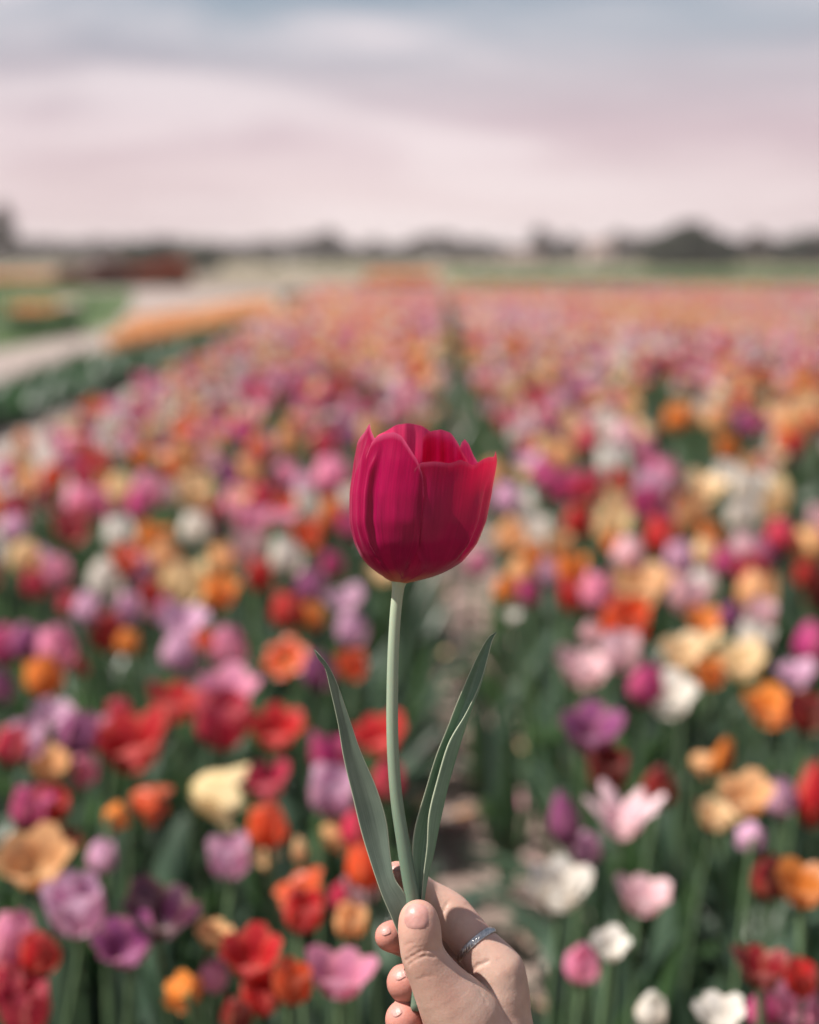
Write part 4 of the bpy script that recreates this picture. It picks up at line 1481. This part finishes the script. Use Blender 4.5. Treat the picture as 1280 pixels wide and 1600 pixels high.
def add_finger(pts, root_k, k_in=5 * K, root_len=60, target=None):
    ch = chain_smooth(pts, 3)
    A = np.array(ch)
    pad = A[:, 3].max() + 0.012
    sl_, X = FD.sub(A[:, :3].min(0), A[:, :3].max(0), pad)
    d = None
    for a, b in zip(ch[:-1], ch[1:]):
        q = seg_dist(X, a, b)
        d = q if d is None else smin(d, q, k_in)
    r0 = A[-1]
    dist = np.sqrt((X[0] - r0[0]) ** 2 + (X[1] - r0[1]) ** 2 + (X[2] - r0[2]) ** 2)
    kk = root_k * np.exp(-(dist / (root_len * K)) ** 2) + 1.2 * K
    g[sl_] = smin(g[sl_], d, kk)


add_finger(PINKY, 18 * K)
add_finger(RING, 18 * K)
add_finger(MIDDLE, 18 * K)
add_finger(INDEX, 22 * K, root_len=50)
add_finger(THUMB, 40 * K, root_len=85)


def carve(a, b, r, depth):
    """a fold of skin: a shallow groove along the line a-b"""
    a, b = np.append(a[:3], 0), np.append(b[:3], 0)
    sl_, X = FD.sub(np.minimum(a[:3], b[:3]), np.maximum(a[:3], b[:3]), 0.012)
    d = seg_dist(X, a, b)
    g[sl_] += depth * K * np.exp(-(d / (r * K)) ** 2)


def sdf_at(p):
    i = (np.asarray(p) - FD.lo) / FD.h
    i0 = np.clip(np.floor(i).astype(int), 0, FD.n - 2)
    f = i - i0
    v = 0.0
    for cx in (0, 1):
        for cy in (0, 1):
            for cz in (0, 1):
                v += g[i0[0] + cx, i0[1] + cy, i0[2] + cz] * (f[0] if cx else 1 - f[0]) * (f[1] if cy else 1 - f[1]) * (f[2] if cz else 1 - f[2])
    return v


def onto(px, py, w0=110):
    """surface of the hand under a pixel, coming from the viewer"""
    for k in range(700):
        wz = w0 - k * 0.5
        q = hp(px, py, wz, 1)
        if sdf_at(q[:3]) < 0:
            return q
    return None


def crease(pts, r, depth):
    qs = [onto(*p) for p in pts]
    qs = [q for q in qs if q is not None]
    for a, b in zip(qs[:-1], qs[1:]):
        carve(a, b, r, depth)


crease([(634, 1501), (645, 1494), (656, 1487), (668, 1484), (680, 1486)], 2.4, 1.6)
crease([(638, 1508), (650, 1499), (664, 1493), (678, 1495)], 2.2, 1.3)
crease([(636, 1491), (650, 1481), (668, 1478)], 2.0, 0.8)
crease([(700, 1410), (692, 1424), (690, 1438)], 2.4, 1.2)
crease([(762, 1502), (748, 1508), (736, 1518)], 3.0, 1.6)
crease([(778, 1500), (790, 1512), (799, 1528)], 3.5, 0.6)


crease([(716, 1500), (722, 1512), (731, 1521)], 2.2, 0.9)
crease([(654, 1530), (664, 1526), (676, 1524)], 2.6, 0.5)
crease([(742, 1540), (752, 1552), (760, 1566)], 3.0, 0.6)
crease([(722, 1424), (712, 1436), (708, 1448)], 2.2, 0.7)
crease([(632, 1478), (640, 1474), (650, 1473)], 1.8, 0.6)


def surface_nets(f, lo, h):
    ins = f < 0
    nx, ny, nz_ = f.shape
    cnt = np.zeros((nx - 1, ny - 1, nz_ - 1), dtype=np.uint8)
    offs = [(i, j, k) for i in (0, 1) for j in (0, 1) for k in (0, 1)]
    for (i, j, k) in offs:
        cnt += ins[i:nx - 1 + i, j:ny - 1 + j, k:nz_ - 1 + k]
    act = np.argwhere((cnt > 0) & (cnt < 8))
    idx = np.full(cnt.shape, -1, dtype=np.int32)
    idx[tuple(act.T)] = np.arange(len(act))
    cv = {o: f[act[:, 0] + o[0], act[:, 1] + o[1], act[:, 2] + o[2]] for o in offs}
    acc = np.zeros((len(act), 3)); num = np.zeros(len(act))
    for o in offs:
        for ax in range(3):
            if o[ax] == 0:
                q = list(o); q[ax] = 1; q = tuple(q)
                a, b = cv[o], cv[q]
                m = (a < 0) != (b < 0)
                t = np.where(m, a / np.where(np.abs(a - b) < 1e-12, 1, a - b), 0)
                p = np.array(o, float)[None, :].repeat(len(act), 0)
                p[:, ax] += t
                acc[m] += p[m]; num[m] += 1
    V_ = lo + h * (act + acc / num[:, None])
    faces = []
    for ax in range(3):
        u, v = (ax + 1) % 3, (ax + 2) % 3
        s0 = [slice(1, -1)] * 3; s1 = [slice(1, -1)] * 3
        s0[ax] = slice(0, -1); s1[ax] = slice(1, None)
        a, b = ins[tuple(s0)], ins[tuple(s1)]
        for flip, m in ((False, a & ~b), (True, ~a & b)):
            e = np.argwhere(m)
            e[:, u] += 1; e[:, v] += 1
            def cell(du, dv):
                c_ = e.copy(); c_[:, u] += du; c_[:, v] += dv
                return idx[c_[:, 0], c_[:, 1], c_[:, 2]]
            quad = np.stack([cell(-1, -1), cell(0, -1), cell(0, 0), cell(-1, 0)], 1)
            faces.append(quad[:, ::-1] if flip else quad)
    return V_, np.vstack(faces)


HV, HF = surface_nets(g, FD.lo, FD.h)
# camera axes -> world
AXES = np.array([RT[:], UP[:], (-FWD)[:]])
ORG = np.array((CAM + FWD * HELD)[:])
hand_c = np.array(hp(790, 1780, -20, 1)[:3]) @ AXES + ORG
HW = HV @ AXES + ORG - hand_c
me = big_mesh('hand', HW, HF)
# pinker fingertips, with the red shade of the curled ones painted in
flush_shade = np.zeros(len(HV))
for tip, rr in ((THUMB[0], 36), (INDEX[0], 34), (MIDDLE[0], 40), (RING[0], 46), (PINKY[0], 46)):
    d = np.linalg.norm(HV - tip[:3], axis=1) / (rr * K)
    flush_shade = np.maximum(flush_shade, np.exp(-d ** 4 * 0.35) * (0.3 if tip is THUMB[0] else 0.7 if tip is INDEX[0] else 1.0))
set_attr(me, 'flush_shade', np.repeat(flush_shade[:, None], 3, 1))
M = Mat('skin')
tcn = M.n('TexCoord')
fl = M.n('Attribute', attribute_name='flush_shade')
n1 = M.noise(90, 4, 0.6, tcn.outputs['Object'])
c = M.ramp(n1.outputs[0], ((0.3, (0.36, 0.235, 0.19)), (0.7, (0.46, 0.315, 0.26)))).outputs[0]
ff = M.n('Math', operation='MULTIPLY'); ff.inputs[1].default_value = 0.75
M.l(fl.outputs['Fac'], ff.inputs[0])
n3 = M.noise(38, 3, 0.55, tcn.outputs['Object'])
blot = M.ramp(n3.outputs[0], ((0.42, (0, 0, 0)), (0.72, (0.5, 0.5, 0.5)))).outputs[0]
c = M.mixc(blot, c, (0.41, 0.21, 0.17))
c = M.mixc(ff.outputs[0], c, (0.41, 0.14, 0.115))
pr = M.principled(c, 0.46, 0.4, Subsurface_Weight=0.35, Subsurface_Scale=0.004)
pr.inputs['Subsurface Radius'].default_value = (1.0, 0.32, 0.18)
vo = M.n('TexVoronoi'); vo.inputs['Scale'].default_value = 900
M.l(tcn.outputs['Object'], vo.inputs['Vector'])
n2 = M.noise(420, 4, 0.65, tcn.outputs['Object'], 1.0)
hsum = M.n('Math', operation='ADD'); M.l(vo.outputs['Distance'], hsum.inputs[0]); M.l(n2.outputs[0], hsum.inputs[1])
M.bump(hsum.outputs[0], 0.22, 0.00022, pr)
MAT_SKIN = M.done(pr)
hand = link('hand', me, MAT_SKIN, None, tuple(hand_c))
tag(hand, 'right hand at the bottom pinching the tulip stem between thumb and forefinger', 'hand')

# nails lie on the fingertips
M = Mat('fingernail')
tcn = M.n('TexCoord')
n1 = M.noise(300, 2, 0.5, tcn.outputs['Object'])
c = M.ramp(n1.outputs[0], ((0.3, (0.33, 0.17, 0.15)), (0.7, (0.40, 0.22, 0.20)))).outputs[0]
pr = M.principled(c, 0.42, 0.3, Subsurface_Weight=0.2, Subsurface_Scale=0.002)
MAT_NAIL = M.done(pr)


def nail(cx, cy, hw_, hh, rot=0.0, lift=1.3, drop=14, w0=110):
    """a curved plate laid on the skin; outline a rounded square"""
    vs, fs = [], []
    n, m = 14, 5
    ca, sa = math.cos(rot), math.sin(rot)
    ctr = onto(cx, cy, w0)
    if ctr is None:
        return
    vs.append(np.array(ctr[:3]) + [0, 0, lift * K])
    for j in range(1, m + 1):
        rr = j / m
        for i in range(2 * n):
            a = math.pi * i / n
            x = math.copysign(abs(math.cos(a)) ** 0.72, math.cos(a)) * hw_ * rr
            yv = math.copysign(abs(math.sin(a)) ** 0.72, math.sin(a)) * hh * rr
            q = onto(cx + x * ca - yv * sa, cy + x * sa + yv * ca, w0)
            if q is None or q[2] < ctr[2] - drop * K:          # past the outline of the finger: curl round its side
                q = np.array([x, yv, 0]) @ np.array([[ca, sa, 0], [-sa, ca, 0], [0, 0, 0]]) * [K, -K, 0]
                q = np.append(np.array(ctr[:3]) + q - [0, 0, 9 * K], 1)
            vs.append(np.array(q[:3]) + np.array([0, 0, lift * K * (1.0 if j < m else -0.3)]))
    for i in range(2 * n):
        fs.append((0, 1 + i, 1 + (i + 1) % (2 * n)))
    for j in range(m - 1):
        for i in range(2 * n):
            a, b = 1 + j * 2 * n + i, 1 + j * 2 * n + (i + 1) % (2 * n)
            fs.append((a, a + 2 * n, b + 2 * n, b))
    vw = [np.asarray(v) @ AXES + ORG - hand_c for v in vs]
    link('fingernail', mesh('fingernail', vw, [f[::-1] for f in fs]), MAT_NAIL, hand)


nail(651, 1431, 21, 23, 0.05, lift=1.6, drop=60)
nail(618, 1355, 9, 7, 0.2, w0=20)
nail(626, 1523, 12, 8, -0.5, w0=40)
nail(603, 1455, 9, 7, -0.4, w0=10)
nail(620, 1581, 10, 8, -0.6, w0=40)

# ------------------------------------------------------------------ the ring on the forefinger
M = Mat('silver')
tcn = M.n('TexCoord')
n1 = M.noise(700, 3, 0.6, tcn.outputs['Object'])
c = M.ramp(n1.outputs[0], ((0.3, (0.34, 0.34, 0.35)), (0.7, (0.66, 0.65, 0.64)))).outputs[0]
pr = M.principled(c, 0.32, 0.5, Metallic=1.0)
MAT_SILVER = M.done(pr)
rc = hp(746, 1475, -56, 33)
ax = INDEX[5][:3] - INDEX[4][:3]
ax = np.array(ax) / np.linalg.norm(ax) * [1, 1, 0] + [0, 0, 0.42]
ax /= np.linalg.norm(ax)
e1 = np.array([0.68, 0.62, 0.35]); e1 -= ax * (e1 @ ax); e1 /= np.linalg.norm(e1)
e2 = np.cross(ax, e1)
ringo = thing('ring', 'silver rope-patterned ring around the forefinger near its base', 'ring', tuple(np.array(rc[:3]) @ AXES + ORG))


def ring_pt(ang, rad, along):
    # the band hugs the finger: march out to the skin
    d = e1 * math.cos(ang) + e2 * math.sin(ang)
    r = 26 * K
    while r < 44 * K and sdf_at(np.array(rc[:3]) + d * r + ax * along) < 0:
        r += 0.4 * K
    r = min(r, 37 * K)
    q = d * (r + rad) + ax * along
    return q @ AXES


NR = 72
prof = [(-0.6, -5.2), (1.4, -5.4), (2.2, -4.4), (1.6, -3.4), (1.8, 0), (1.6, 3.4), (2.2, 4.4), (1.4, 5.4), (-0.6, 5.2)]
vs, fs = [], []
for i in range(NR):
    for (h_, al) in prof:
        vs.append(ring_pt(6.2832 * i / NR, h_ * K, al * K))
m = len(prof)
for i in range(NR):
    for j in range(m):
        a, b = i * m + j, i * m + (j + 1) % m
        c2, d2 = ((i + 1) % NR) * m + j, ((i + 1) % NR) * m + (j + 1) % m
        fs.append((a, b, d2, c2))
link('band', mesh('band', vs, fs), MAT_SILVER, ringo)
vs, fs = [], []
NB = 38
for i in range(NB):                                   # slanting strands of the rope pattern
    a0 = 6.2832 * i / NB
    k0 = len(vs)
    for q in range(5):
        f = q / 4
        a = a0 + (f - 0.5) * 0.24
        al = (f - 0.5) * 7.0
        hh_ = 2.0 + 2.6 * math.sin(f * math.pi)
        for dw in (-0.05, 0.0, 0.05):
            vs.append(ring_pt(a + dw, (hh_ if dw == 0 else 1.6) * K, al * K))
    for q in range(4):
        for s in range(2):
            a = k0 + q * 3 + s
            fs.append((a, a + 1, a + 4, a + 3))
link('rope_pattern', mesh('rope_pattern', vs, fs), MAT_SILVER, ringo)
